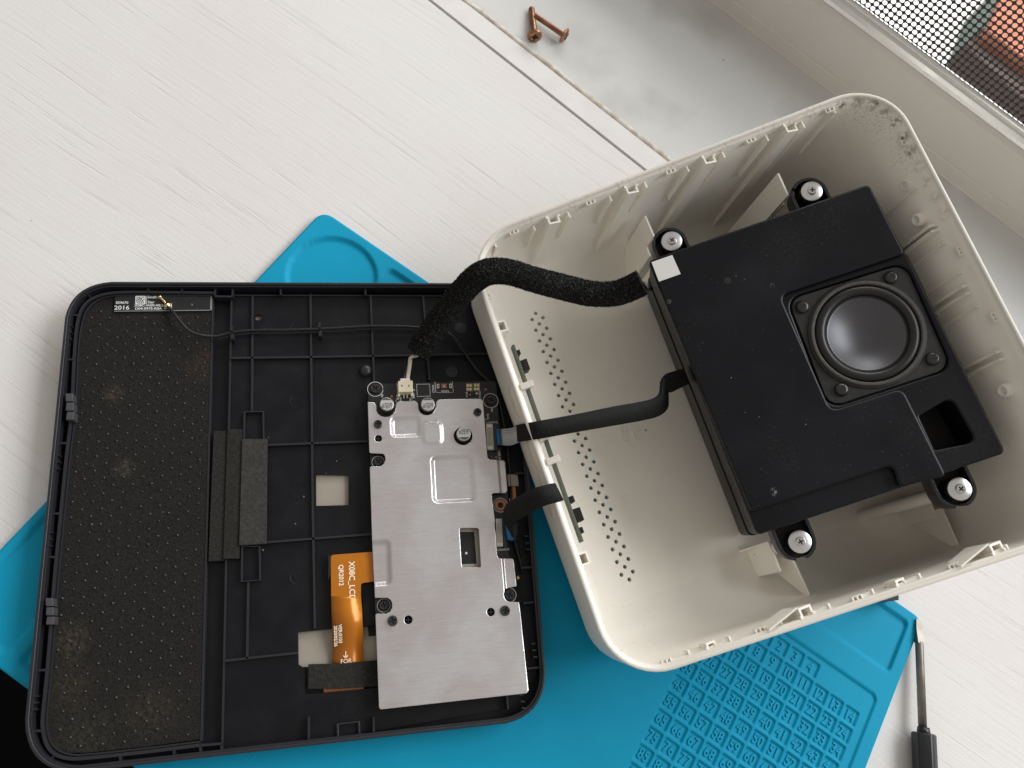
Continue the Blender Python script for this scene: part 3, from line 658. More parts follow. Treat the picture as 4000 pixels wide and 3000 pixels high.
# antenna cable
zc = .0112
cab = smooth_path([at(655, 1198, .0110), at(670, 1212, .0112), at(693, 1241, .0125), at(735, 1289, .0135), at(784, 1309, .013), at(844, 1313, .0115), at(904, 1299, zc), at(987, 1290, zc), at(1100, 1289, zc), at(1216, 1286, zc), at(1330, 1281, zc), at(1451, 1274, zc), at(1602, 1277, zc), at(1740, 1296, .0105), at(1800, 1358, .0105), at(1860, 1440, .0105), at(1935, 1530, .0100), at(1975, 1700, .0100), at(1995, 1900, .0100), at(2000, 2060, .0105), at(2018, 2140, .0105), at(2034, 2200, .0105), at(2040, 2235, .0095)], 8)
MB().tube(cab, .00068, 8).build('antenna_cable', M['wire_black'], hs)
MB().tube([p + PV * .0012 - UP * .0009 for p in cab[40:104]], .00045, 6).build('antenna_cable_second_core', M['wire_black'], hs)
for x, y in ((905, 1297), (1249, 1285)):
    mb = MB()
    for d in (-1, 1): mb.box(at(x, y + d * 26, .0128), at(x + (4 if d > 0 else -2), y + d * 6, .0128), .0009, UP * -.005)
    mb.box(at(x + 2, y + 30, .0118), at(x + 2, y + 8, .0118), .0016, UP * -.004)
    mb.build('cable_clip', M['black_lit'], hs)

# ------------------------------------------------------------------ main circuit board and shield plate
zp = .0120
pcb = MB().prism(rpoly(pz([(1437, 1500), (1937, 1488), (1947, 1630), (1960, 1790), (1984, 1930), (1984, 2140), (2006, 2290), (2014, 2345), (1990, 2360), (1560, 2400), (1466, 2400)], zp), .0016, 4), UP * -.0013).build('circuit_board', M['pcb'], hs)
def ringm(c, r0, r1, h, name, m, parent, ax=UP, n=36):
    return MB().prism(circ(c, ax, r1, n), -nrm(ax) * h, [circ(c, ax, r0, n)]).build(name, m, parent)
def cross_screw(c, r, h, parent, name='screw', m='screw', ax=UP, rot=.35, mr='recess', arm=.62, wd=.17, dome=0.0):
    ax = nrm(ax); a, b = basis(ax); ca, sa = math.cos(rot), math.sin(rot); a, b = a * ca + b * sa, b * ca - a * sa
    w_ = wd * r; L_ = arm * r; cs = [(w_, L_), (w_, w_), (L_, w_), (L_, -w_), (w_, -w_), (w_, -L_), (-w_, -L_), (-w_, -w_), (-L_, -w_), (-L_, w_), (-w_, w_), (-w_, L_)]
    top = np.asarray(c) + ax * h
    mb = MB(); mb.prism(circ(top, ax, r * .86, 24), -ax * h * .25, [[top + a * x + b * y for x, y in cs]])
    mb.lathe(c, ax, [(r * .9, 0), (r, h * .35), (r * .97, h * .7), (r * .86, h)], 24)
    o = mb.build(name, M[m], parent)
    MB().prism(circ(top - ax * h * .45, ax, r * .84, 16), -ax * h * .2).build('dark_slot', M[mr], parent if parent.parent is not None else o)  # dark disc under the slot, its shade put into the colour
    return o
kp = 3000 / .352
for x, y, r, ring_ in ((1466, 1520, 20, 31), (1917, 1565, 19, 31), (1989, 2324, 20, 27), (1477, 1805, 17, 24), (1499, 2365, 17, 24)):
    cross_screw(at(x, y, zp), r / kp, .0012, pcb, rot=rng.uniform(0, 1.5))
    ringm(at(x, y, zp + .00005), (ring_ - 1.9) / kp, ring_ / kp, .00004, 'printed_ring', M['silk'], pcb)
ringm(at(1955, 1973, zp + .0002), 11 / kp, 22 / kp, .0002, 'copper_ring', M['copper'], pcb); ringm(at(1955, 1973, zp + .00005), 26 / kp, 28 / kp, .00004, 'printed_ring', M['silk'], pcb)
MB().prism(circ(at(1955, 1973, zp + .0001), UP, 11 / kp, 20), UP * -.00005).build('board_hole', M['recess'], pcb)
MB().prism(circ(at(1503, 1519, zp + .00005), UP, 7.5 / kp, 16), UP * -.00005).build('board_hole', M['recess'], pcb)
for x, y in ((1530, 1548), (1897, 1521)): MB().prism(circ(at(x, y, zp + .0001), UP, 5 / kp, 14), UP * -.0001).build('copper_dot', M['copper'], pcb)
def outline(pts, z, wd, m, parent, name='printed_outline', closed=True):
    P = pz(pts, z + .00005); wallpath(P, wd, UP * -.00003, closed).build(name, m, parent)
outline([(1627, 1501), (1678, 1500), (1681, 1547), (1630, 1549)], zp, .00022, M['silk'], pcb)
outline([(1699, 1491), (1703, 1533), (1722, 1533)], zp, .0002, M['silk'], pcb, closed=False); outline([(1766, 1489), (1771, 1532), (1755, 1533)], zp, .0002, M['silk'], pcb, closed=False)
outline([(1551, 1496), (1554, 1545)], zp, .0002, M['silk'], pcb, closed=False)
for x, y in ((1711, 1508), (1760, 1507)):
    MB().prism(rpoly(pz([(x - 5, y - 9), (x + 5, y - 9), (x + 5, y + 9), (x - 5, y + 9)], zp + .0002), .0005, 3), UP * -.0002, [rpoly(pz([(x - 2, y - 5), (x + 2, y - 5), (x + 2, y + 5), (x - 2, y + 5)], zp + .0002), .0002, 2)]).build('slot_pad', M['solder'], pcb)
MB().prism(pz([(1724, 1499), (1744, 1499), (1745, 1516), (1725, 1516)], zp + .0001), UP * -.0001).build('copper_square', M['copper'], pcb)
MB().lathe(at(1735, 1508, zp), UP, [(.0007, 0), (.0005, .0004), (0, .0006)], 10).build('solder_dot', M['solder'], pcb)
for k in range(5): MB().box(at(1726 + k * 6, 1524, zp + .0002), at(1727 + k * 6, 1535, zp + .0002), .00035, UP * -.0002).build('contact_pin', M['solder'], pcb)
for x, y in ((1833, 1513), (1862, 1512)):
    outline([(x - 11, y - 14), (x + 11, y - 14), (x + 11, y + 14), (x - 11, y + 14)], zp, .00018, M['silk'], pcb)
    for dx in (-5, 5):
        for dy in (-7, 7): MB().prism(pz([(x + dx - 4, y + dy - 5), (x + dx + 4, y + dy - 5), (x + dx + 4, y + dy + 5), (x + dx - 4, y + dy + 5)], zp + .00015), UP * -.00015).build('test_pad', M['gold'], pcb)
PD = PV  # lettering that runs down the board
for s_, x, y, sz, d in (('H1', 1493, 1545, .0014, -PV), ('H6', 1922, 1602, .0014, -PV), ('CON2', 1693, 1519, .0014, -PV), ('J2', 1616, 1524, .0013, PV), ('SPK_R', 1553, 1560, .0017, PV), ('SPK_L', 1614, 1554, .0017, PV), ('TP41', 1564, 1560, .0012, PV), ('TP42', 1602, 1560, .0012, PV), ('TP14', 1822, 1541, .0013, PV), ('TP210', 1873, 1541, .0013, PV), ('TP70', 1907, 1628, .0014, -PV), ('CON5212', 1921, 1651, .0013, PU), ('CON5213', 1965, 2147, .0013, PU), ('USB_DM', 1950, 1783, .0013, PV), ('-', 1836, 1540, .003, PU), ('+', 1862, 1538, .003, PU), ('CC2', 1545, 1590, .0011, PV), ('CC3', 1706, 1582, .0011, PV)):
    text('lettering', s_, at(x, y, zp), d, sz, M['silk'], pcb, bold=.00002)
# speaker socket
sk = MB().prism(pz([(1555, 1488), (1612, 1486), (1613, 1530), (1556, 1531)], .0172), UP * -.0050).build('wire_socket', M['nylon'], pcb, .0002)
MB().prism(pz([(1563, 1478), (1602, 1477), (1602, 1490), (1563, 1490)], .0160), UP * -.0030).build('plug_body', M['whitenylon'], pcb, .0003)
for x in (1559, 1610): MB().prism(pz([(x - 4, 1528), (x + 4, 1528), (x + 4, 1547), (x - 4, 1547)], .0150), UP * -.0030).build('socket_foot', M['nylon'], pcb, .0001)
for x in (1570, 1597): MB().prism(pz([(x - 3, 1503), (x + 3, 1503), (x + 3, 1511), (x - 3, 1511)], .01725), UP * -.0001).build('socket_slot', M['graysilk'], pcb)
for x in (1577, 1590): MB().box(at(x, 1530, .0140), at(x + 1, 1556, .0124), .0006, UP * -.0003).build('socket_pin', M['solder'], pcb)
# electrolytic capacitors
for x, y, r, dn_ in ((1511, 1577, 28, 1), (1672, 1577, 28, 1), (1812, 1693, 29, -1)):
    R_ = r / (3000 / .333); zt = .0187; c = at(x, y, zt); b0 = c * np.array([1, 1, 0]) + UP * zp
    MB().prism(rpoly([b0 + PU * a + PV * b + UP * .0006 for a, b in ((-R_ * 1.05, -R_ * 1.05), (R_ * 1.05, -R_ * 1.05), (R_ * 1.05, R_ * 1.05), (-R_ * 1.05, R_ * 1.05))], .0006, 3), UP * -.0006).build('capacitor_base', M['rubber'], pcb)
    H_ = zt - zp; MB().lathe(b0, UP, [(R_ * .96, .0004), (R_, .0008), (R_, .0016), (R_ * .90, .0020), (R_ * .90, .0023), (R_, .0027), (R_, H_ - .0003), (R_ * .97, H_ - .0001), (R_ * .93, H_), (R_ * .90, H_ - .00008), (0, H_ - .00008)], 40).build('capacitor_can', M['tin'], pcb)
    MB().prism(circ(c, UP, R_ * .90, 36), UP * -.0001).build('capacitor_top', M['captop'], pcb)
    seg = [c + (PU * math.cos(t) - PV * dn_ * math.sin(t)) * R_ * .89 + UP * .00006 for t in np.linspace(math.radians(38), math.radians(142), 16)]
    MB().prism(seg, UP * -.00005).build('capacitor_mark', M['capdark'], pcb)
    for k, t in enumerate(('0C', '220', '16J')):
        text('lettering', t, c + PU * dn_ * (.0016 - .0016 * k) * 1.0 + PV * dn_ * .0008, PV * dn_, .0019, M['capdark'], pcb, proud=.00004, bold=.00002)
# flat cable connectors
for (x0, y0, x1, y1, sl) in ((1898, 1655, 1925, 1757, 3), (1936, 2026, 1960, 2135, 5)):
    def q(x, y): return (x + (y - y0) * .045, y)
    MB().prism(pz([q(x0, y0), q(x1, y0), q(x1, y1), q(x0, y1)], .0142), UP * -.0022).build('flat_cable_socket', M['flexgrey'], pcb, .0002)
    MB().prism(pz([q(x0 + 6, y0 + 16), q(x1 - 3, y0 + 16), q(x1 - 3, y1 - 18), q(x0 + 6, y1 - 18)], .0145), UP * -.0004).build('socket_cover', M['lcdback'], pcb, .0001)
    for k in range(3):
        for yy in (y0 + 5, y1 - 13): MB().prism(pz([q(x0 + 6 + k * 6, yy), q(x0 + 9 + k * 6, yy), q(x0 + 9 + k * 6, yy + 8), q(x0 + 6 + k * 6, yy + 8)], .0145), UP * -.0003).build('socket_tab', M['silver'], pcb)
    MB().prism(pz([q(x1, y0 - 3), q(x1 + 13, y0 - 3), q(x1 + 13, y1 + 3), q(x1, y1 + 3)], .0139), UP * -.0018).build('socket_latch', M['flexdark'], pcb, .0002)
    mb = MB()
    for k in range(18):
        yy = y0 + 14 + k * (y1 - y0 - 28) / 17; mb.box(at(*q(x0 - 6, yy), .0125), at(*q(x0 + 2, yy), .0130), .0002, UP * -.0003)
    mb.build('socket_pins', M['gold'], pcb)
for x, y in ((1918, 1787), (1937, 1787)): MB().lathe(at(x, y, zp), UP, [(.0008, 0), (.0006, .0006), (0, .0009)], 12).build('solder_dot', M['solder'], pcb)
MB().lathe(at(1897, 1640, zp), UP, [(.0006, 0), (.0005, .0004), (0, .0006)], 10).build('solder_dot', M['solder'], pcb)
MB().lathe(at(2022, 2257, zp + .0004), UP, [(.0008, 0), (.0008, .001), (.0005, .001), (.0005, .0013), (0, .0013)], 12).build('aerial_socket', M['gold'], pcb)
# small flex and connector under the board's right edge
MB().prism(pz([(1981, 1853), (2022, 1852), (2027, 1898), (1984, 1899)], .0106), UP * -.0012).build('flex_connector', M['lcdback'], hs, .0002)
MB().prism(pz([(1992, 1898), (2014, 1897), (2016, 1948), (1995, 1949)], .0098), UP * -.0004).build('copper_flex', M['copper'], hs)
MB().prism(pz([(1987, 1946), (2022, 1944), (2024, 1965), (1990, 1967)], .0104), UP * -.0010).build('flex_connector', M['lcdback'], hs, .0002)
# shield plate
zs = .0152; PS = np.array([PT[0], PT[1], 0]) + UP * zs
def lo(px, py): q = at(px, py, zs) - PS; return np.array([q @ PU, q @ PV])
platepx = [(1437, 1571), (1462, 1573), (1470, 1584), (1470, 1604), (1476, 1616), (1488, 1625), (1502, 1629), (1518, 1628), (1533, 1620), (1543, 1607), (1547, 1592), (1549, 1576), (1557, 1568), (1624, 1567), (1632, 1576), (1635, 1600), (1643, 1613), (1656, 1621), (1672, 1622), (1688, 1616), (1699, 1602), (1704, 1586), (1705, 1570), (1713, 1561), (1877, 1557), (1886, 1566), (1903, 1767), (1905, 1788), (1913, 1795), (1970, 1797), (1974, 1803), (1983, 1915), (1976, 1924), (1926, 1926), (1920, 1933), (1928, 2000), (1932, 2035), (1941, 2169), (1948, 2181), (2003, 2181), (2008, 2187), (2019, 2289), (1985, 2295), (1973, 2304), (1967, 2320), (1970, 2335), (1979, 2347), (1990, 2352), (2027, 2352), (2033, 2400), (2064, 2699), (2057, 2708), (1487, 2771), (1481, 2764), (1467, 2402), (1470, 2398), (1509, 2397), (1524, 2389), (1532, 2374), (1532, 2356), (1526, 2343), (1513, 2335), (1465, 2335), (1454, 2111), (1445, 1826), (1450, 1823), (1485, 1822), (1499, 1813), (1506, 1797), (1504, 1781), (1496, 1772), (1448, 1770), (1443, 1766)]
pp = [lo(*p) for p in platepx]
def lcirc(x, y, r, n=22):
    c = lo(x, y); return [c + np.array([math.cos(t), math.sin(t)]) * r / (3000 / .35) for t in np.linspace(0, 2 * math.pi, n, endpoint=False)]
def lrect(x0, y0, x1, y1, r):
    P = rpoly([np.array([*lo(*p), 0]) for p in ((x0, y0), (x1, y0), (x1 + (y1 - y0) * .06, y1), (x0 + (y1 - y0) * .06, y1))], r, 4); return [q[:2] for q in P]
hol = [lcirc(1809, 1703, 37, 32), lcirc(1478, 1713, 14), lcirc(1595, 2421, 15), lcirc(1917, 2391, 15), lrect(1794, 2062, 1870, 2217, .0009)]
def emb(x, y, p, q, r=.0008, w_=.0023, dep=.0016):
    a = lo(*p); b = lo(*q); return -dep * sstep(sd_rrect(x, y, a[0] - w_ / 2, a[1] - w_ / 2, b[0] + w_ / 2, b[1] + w_ / 2, r + w_ / 2), w_)
def plate_h(x, y):
    h = np.zeros_like(x)
    for p, q, r in (((1542, 1643), (1629, 1689), .0003), ((1699, 1797), (1843, 1942), .0006), ((1400, 2132), (1513, 2268), .0006)):
        h = np.minimum(h, emb(x, y, p, q, r))
    for p, q in (((1944, 1700), (2100, 2050)), ((1968, 2150), (2140, 2297))): h = np.minimum(h, emb(x, y, p, q, .0002, .0014, .0010))
    h = h - emb(x, y, (1660, 1660), (1718, 1722), .0010, .0022, .0007)
    h += .00004 * np.sin(x * 160 + 1) * np.sin(y * 120)
    g = nearest(np.stack([x, y], 1)[np.ones(len(x), bool)], []) if False else None
    return h
x0, x1 = min(p[0] for p in pp), max(p[0] for p in pp); y0, y1 = min(p[1] for p in pp), max(p[1] for p in pp)
sh_ = sheet('shield_plate', np.arange(x0 - .0002, x1 + .0004, .00030), np.arange(y0 - .0002, y1 + .0004, .00030), pp, hol, plate_h, PS, PU, PV, M['alu'], hs, .0007)
bv = sh_.modifiers.new('bevel', 'BEVEL'); bv.width = .00016; bv.segments = 1; bv.limit_method = 'ANGLE'; bv.angle_limit = math.radians(60)
for x, y, r in ((1477, 1658, 17), (1865, 1611, 16.5), (1534, 2425, 19), (1973, 2386, 19)):
    cross_screw(at(x, y, zs), r / (3000 / .345), .0014, sh_, rot=rng.uniform(0, 1.5))
for x, y in ((1478, 1713), (1595, 2421), (1917, 2391)):   # studs seen down the small round holes
    c = at(x, y, zs - .0007); mb = MB(); mb.box(c - PU * .0013, c + PU * .0013, .0004, UP * -.0012); mb.box(c - PV * .0013 - UP * .0001, c + PV * .0013 - UP * .0001, .0004, UP * -.0012); mb.build('locating_cross', M['black_lit'], sh_)
MB().prism(pz([(1790, 2055), (1885, 2053), (1895, 2225), (1800, 2227)], .01235), UP * -.0004, [pz([(1792, 2078), (1852, 2077), (1862, 2202), (1803, 2204)], .01235)]).build('shield_can_frame', M['lcdback'], sh_)
MB().prism(pz([(1785, 2050), (1885, 2050), (1890, 2225), (1795, 2225)], .0121), UP * -.0001).build('dark_chip', M['recess'], sh_)
MB().lathe(at(1821, 2161, .0121), UP, [(.0006, 0), (.0004, .0002), (0, .0003)], 7).build('paint_chip', M['label'], sh_)
# orange flat flex of the screen
def strip(name, Lp, Rp, m, parent, thick, n=6, **p):
    """a band between two edge paths of (px, py, z)"""
    Ls = smooth_path([at(*q) for q in Lp], n); Rs = smooth_path([at(*q) for q in Rp], n)
    vs = [x for ab in zip(Ls, Rs) for x in ab]; fs = [(2 * i, 2 * i + 1, 2 * i + 3, 2 * i + 2) for i in range(len(Ls) - 1)]
    o = mesh_obj(name, vs, fs, True, m, parent, **p); s_ = o.modifiers.new('thickness', 'SOLIDIFY'); s_.thickness = thick; s_.offset = 0; return o
z0 = .0108
arm = MB().prism(rpoly(pz([(1292, 2168), (1460, 2155), (1464, 2271), (1410, 2278), (1410, 2330), (1294, 2330)], .0116), [.0012, 0, 0, .001, 0, 0], 4), UP * -.00015).build('screen_flex', M['polyimide'], hs)
strip('screen_flex', [(1294, 2329, .0116), (1295, 2380, .0120), (1297, 2430, .0117), (1298, 2480, .0104), (1299, 2540, .0088), (1299, 2600, .0080)], [(1410, 2329, .0116), (1414, 2380, .0124), (1416, 2420, .0128), (1418, 2465, .0112), (1419, 2530, .0088), (1419, 2596, .0080)], M['polyimide'], hs, .00015)
for s_, x, y, sz, sx, z in (('X08C_LCD', 1374, 2269, .0034, .98, .0116), ('QR2012', 1332, 2247, .0027, .95, .0116)):
    text('lettering', s_, at(x, y, z), PV, sz, M['flexprint'], hs, bold=.00005, sx=sx)
text('lettering', 'VER:0103', at(1329, 2475, .0114), PV, .0020, M['flexprint'], hs, bold=.00003, up=UP + PV * .15, proud=.0006, sx=.95)
text('lettering', '2020/02/26', at(1311, 2484, .0112), PV, .0019, M['flexprint'], hs, bold=.00003, up=UP + PV * .15, proud=.0006, sx=.95)
mb = MB(); zz = .0092; mb.box(at(1351, 2545, zz), at(1350, 2568, zz), .00035, UP * -.0001); mb.box(at(1341, 2561, zz), at(1350, 2570, zz), .00035, UP * -.0001); mb.box(at(1359, 2560, zz), at(1350, 2570, zz), .00035, UP * -.0001)
mb.build('printed_arrow', M['flexprint'], hs)
text('lettering', 'FOR', at(1352, 2583, .0088), PU, .0024, M['flexprint'], hs, up=UP, proud=.0002)
MB().prism(pz([(1283, 2170), (1293, 2168), (1297, 2232), (1283, 2265)], .0112), UP * -.002).build('flex_stop', M['black_lit'], hs)
MB().prism(pz([(1204, 2594), (1330, 2592), (1474, 2578), (1478, 2680), (1330, 2690), (1202, 2692)], .0096), UP * -.0012).build('foam_patch', M['foam_dark'], hs, .0003)
MB().prism(pz([(1263, 2690), (1330, 2687), (1420, 2681), (1420, 2698), (1265, 2706)], .0070), UP * -.0003).build('screen_flex_end', M['copper'], hs)
MB().prism(pz([(1410, 2280), (1470, 2275), (1475, 2440), (1420, 2446), (1418, 2350)], .0095), UP * -.0012).build('black_cover', M['black'], hs)
MB().prism(pz([(1418, 2450), (1436, 2448), (1440, 2485), (1480, 2482), (1480, 2430), (1418, 2436)], .0068), UP * -.0003).build('black_tab', M['recess'], hs)

# ================================================================== the white rear shell, open side up
ZB = .0036; U0, U1, V0, V1 = 0.0002, .2000, -.0031, .2004
rs = empty('rear_shell', su(.1, .1, 0) * np.array([1, 1, 0]) + UP * ZB, 'white plastic rear shell of the smart display, open side up, holding a black speaker box', 'device shell')
def outline_uv(ins, r0=.0235, n=10):
    """rounded outline in rim coordinates: (u, v, inward u, inward v)"""
    r = r0; P = []
    for cx, cy, a0 in ((U0 + r, V0 + r, 180), (U1 - r, V0 + r, 270), (U1 - r, V1 - r, 0), (U0 + r, V1 - r, 90)):
        for k in range(n + 1):
            t = math.radians(a0 + 90 * k / n); P.append((cx + r * math.cos(t), cy + r * math.sin(t), -math.cos(t), -math.sin(t)))
        # straight run to the next corner
        nx = {180: (U1 - r, V0, 0, 1), 270: (U1, V1 - r, -1, 0), 0: (U0 + r, V1, 0, -1), 90: (U0, V0 + r, 1, 0)}[a0]
        q = P[-1]
        for k in range(1, 12): P.append((q[0] + (nx[0] - q[0]) * k / 12, q[1] + (nx[1] - q[1]) * k / 12, q[2], q[3]))
    return P
RIMUV = outline_uv(0)
def hz(v): v = v * np.array([1, 1, 0]); return v
def outline_in(dl, dr, dt, db, r0=.0235, n=10):
    """the same points, with each side moved inwards by its own amount"""
    r = max(.0075, r0 - (dl + dr + dt + db) / 4 * .85); P = []; a_, b_, c_, d_ = U0 + dl, U1 - dr, V0 + dt, V1 - db
    cor = {180: (a_ + r, c_ + r), 270: (b_ - r, c_ + r), 0: (b_ - r, d_ - r), 90: (a_ + r, d_ - r)}
    nxt = {180: (b_ - r, c_), 270: (b_, d_ - r), 0: (a_ + r, d_), 90: (a_, c_ + r)}
    for a0 in (180, 270, 0, 90):
        cx, cy = cor[a0]
        for k in range(n + 1): t = math.radians(a0 + 90 * k / n); P.append((cx + r * math.cos(t), cy + r * math.sin(t)))
        q = P[-1]; nx = nxt[a0]
        for k in range(1, 12): P.append((q[0] + (nx[0] - q[0]) * k / 12, q[1] + (nx[1] - q[1]) * k / 12))
    return P
m = len(RIMUV)
RF = dict(l=.012, r=.024, t=.019, b=.023)
def wall_cols(ins, drop, zf_, extra):
    """for every outline point, the points from the rim down the wall and round into the floor"""
    base = outline_in(ins, ins, ins, ins); P0 = [su(u, v, 0) - UP * drop for u, v in base]; cols_ = [[] for _ in range(m)]
    rfi = []
    for (u, v, iu, iv), p in zip(RIMUV, P0):
        rf = RF['l'] * max(iu, 0) ** 2 + RF['r'] * max(-iu, 0) ** 2 + RF['t'] * max(iv, 0) ** 2 + RF['b'] * max(-iv, 0) ** 2 + extra
        rfi.append(min(rf, (p[2] - zf_) * .8))
    dr_ = dict(l=.0012, r=.0045, t=.0022, b=.0026)
    for k in range(13):
        if k < 5: f = k / 4; g = f; arc = 0; sn = 0
        else: g = 1; a = math.pi / 2 * (k - 4) / 8; arc = 1 - math.cos(a); sn = math.sin(a)
        o = outline_in(*[ins + dr_[c] * g + (RF[c] + extra) * arc for c in 'lrtb'])
        for i in range(m):
            H_ = P0[i][2] - zf_; z = P0[i][2] - (H_ - rfi[i]) * g - rfi[i] * sn
            q = su(o[i][0], o[i][1], 0); q0 = P0[i]; q = np.array([q[0], q[1], z])
            cols_[i].append(q)
    return cols_
OUTR = wall_cols(0, 0, ZB, .0015); INR = wall_cols(.0027, .0022, .0062, 0)
cols = []
for (u, v, iu, iv), o_, i_ in zip(RIMUV, OUTR, INR):
    c = list(reversed(o_))                                    # from the outer foot up to the rim
    c += [su(u + iu * .0001, v + iv * .0001, -.0002), su(u + iu * .0003, v + iv * .0003, -.0003), su(u + iu * .0014, v + iv * .0014, -.0003), su(u + iu * .0016, v + iv * .0016, 0), su(u + iu * .0017, v + iv * .0017, .0014), su(u + iu * .0024, v + iv * .0024, .0015), su(u + iu * .0026, v + iv * .0026, .0018)]
    c += i_
    cols.append(c)
L_ = len(cols[0]); vs = [q for c in cols for q in c]
fs = [(i * L_ + k, ((i + 1) % m) * L_ + k, ((i + 1) % m) * L_ + k + 1, i * L_ + k + 1) for i in range(m) for k in range(L_ - 1)]
shell_o = mesh_obj('shell_wall', vs, fs, True, M['shell'], rs)
inn = [c[-1] * np.array([1, 1, 0]) + UP * .0062 for c in cols]; inn = [q for i, q in enumerate(inn) if i == 0 or np.linalg.norm(q - inn[i - 1]) > 1e-5]
# vent holes in the floor
zfl = .0062
fa = at(2079, 1248, zfl); fl = at(2428, 2245, zfl); nrow = 22; stp = (fl - fa) / nrow
av = at(2108, 1265, zfl) - at(2079.5, 1248, zfl); av2 = (at(1800 + 987 / 1.508, 1600 + 877 / 1.508, zfl) - at(1800 + 894 / 1.508, 1600 + 822 / 1.508, zfl)) / 2; av = (av + av2) / 2
holes = []
for k in range(-1, nrow + 1):
    for j in range(3):
        if k == -1 and j == 0: continue
        if k == nrow and j == 2: continue
        holes.append(circ(fa + stp * k + av * j, UP, .00100, 12))
MB().prism(inn, UP * -(zfl - .0027), holes).build('shell_floor', M['shell'], rs)
def side(s, px, py, d=.004):
    """point on an inner wall (top/right/bottom/left) next to a pixel, with its inward direction"""
    u, v = suv(px, py, d); k = .0030
    if s == 't': return (u, V0 + k), nrm(hz(E2))
    if s == 'b': return (u, V1 - k), nrm(hz(-E2))
    if s == 'r': return (U1 - k, v), nrm(hz(-E1))
    return (U0 + k, v), nrm(hz(E1))
def wp(s, uv, drop, nn): 
    p = su(uv[0], uv[1], 0) - UP * drop; return p + nn * (drop * .045 - .0010)
def deeper(q, nn, k=.0): return q
def fin(s, px, py, drop=.004, length=.012, out=.003, thick=.0008, name='fin', parent=None):
    uv, nn = side(s, px, py); p = wp(s, uv, drop, nn); q = wp(s, uv, drop + length, nn); t = nrm(np.cross(nn, UP)) * thick / 2
    a = [p - t, p + nn * (out + .001) - t, q + nn * (out * .4 + .001) - t, q - t]
    MB().prism(a, t * 2).build(name, M['shell'], parent or rs)
def socket(s, px, py, w_=.0058, d_=.0046, drop=.0032, foot=None, name='clip_socket'):
    uv, nn = side(s, px, py); p = wp(s, uv, drop, nn); t = nrm(np.cross(nn, UP)); H_ = (p[2] - .0062) if foot is None else foot
    o_ = [p - t * w_ / 2, p + t * w_ / 2, p + t * w_ / 2 + nn * d_, p - t * w_ / 2 + nn * d_]; i_ = [p - t * (w_ / 2 - .0009), p + t * (w_ / 2 - .0009), p + t * (w_ / 2 - .0009) + nn * (d_ - .0009), p - t * (w_ / 2 - .0009) + nn * (d_ - .0009)]
    i_ = [q + nn * .0004 if k < 2 else q for k, q in enumerate(i_)]
    mb = MB(); mb.prism(o_, UP * -.006, [i_])
    if foot is None and s == 'b': lo_ = [q - UP * .014 - (nn * d_ * .9 if k >= 2 else 0) for k, q in enumerate(o_)]
    elif foot is None: lo_ = [q - UP * (H_ - (.0080 if k < 2 else .0016)) for k, q in enumerate(o_)]
    else: lo_ = [q - UP * H_ for q in o_]
    hi_ = [q - UP * .006 for q in o_]
    mb.add(hi_ + lo_, [(0, 1, 2, 3), (7, 6, 5, 4)] + [(k, (k + 1) % 4, (k + 1) % 4 + 4, k + 4) for k in range(4)]); ob = mb.build(name, M['shell'], rs)
    if s == 'b' and foot is None:
        c0 = o_[3] if np.dot(t, E1) > 0 else o_[2]; tl = t if np.dot(t, E1) > 0 else -t
        MB().prism([c0, c0 - tl * .0135 - nn * d_ * .9 - UP * .003, c0 - tl * .0125 - nn * d_ * .5 - UP * .010, c0 - UP * .012], tl * .0 + nn * .0007).build('socket_web', M['shell'], ob)
    MB().prism([q - UP * .0055 for q in i_], UP * -.0004).build('socket_floor', M['cream'], ob)
    mb = MB()
    for sg in (-1, 1): mb.box(p + t * sg * w_ / 2 + UP * .0003, p + t * sg * w_ / 2 + nn * .0016 + UP * .0003, .0012, UP * -.004)
    mb.build('socket_lip', M['shell'], ob)
for x, y in ((2175, 862), (2484, 753), (2790, 644), (3111, 526)): socket('t', x, y)
for x, y, l, o_ in ((2235, 827, .020, .0026), (2097, 872, .017, .0026), (1943, 932, .018, .0034), (2538, 715, .022, .0026), (2399, 766, .020, .0026), (2704, 656, .024, .0026), (2846, 604, .024, .0026), (3018, 541, .028, .0026), (3162, 493, .034, .0030), (3290, 450, .030, .0018)):
    fin('t', x, y, .005, l, o_)
for x, y in ((3395, 457), (3419, 472)): fin('t', x, y, .006, .050, .0022)
for x, y, l, o_, th in ((3648, 871, .064, .0040, .0011), (3663, 889, .064, .0040, .0011), (3696, 938, .062, .0014, .0009), (3762, 1052, .062, .0014, .0009), (3792, 1102, .066, .0030, .0011), (3807, 1130, .066, .0030, .0011), (3831, 1185, .062, .0014, .0009), (3931, 1358, .066, .0030, .0011), (3946, 1387, .066, .0030, .0011), (3560, 730, .05, .0012, .0009)):
    fin('r', x, y, .0075, l, o_, th)
for x, y in ((3615, 827), (3976, 1501)):
    uv, nn = side('r', x, y); p = wp('r', uv, .0125, nn)
    b_ = MB().lathe(p, nn, [(.0030, 0), (.0028, .0042), (.0024, .0046), (.0016, .0046), (.0014, .0030), (0, .0030)], 28).build('screw_boss', M['shell'], rs)
    MB().prism(circ(p + nn * .0034, nn, .0009, 14), -nn * .0003).build('bright_boss_disc', M['label'], b_)  # pale disc paints the brightness seen through the boss hole
uv, nn = side('r', 3546, 695); p = wp('r', uv, .0125, nn)
b_ = ringm(p + nn * .0016, .0017, .0023, .0010, 'cable_hole_rim', M['shell'], rs, nn, 24); MB().prism(circ(p + nn * .0013, nn, .0017, 20), -nn * .0004).build('bright_hole_disc', M['label'], b_)  # white disc closes the hole, painting the bright sill seen through it
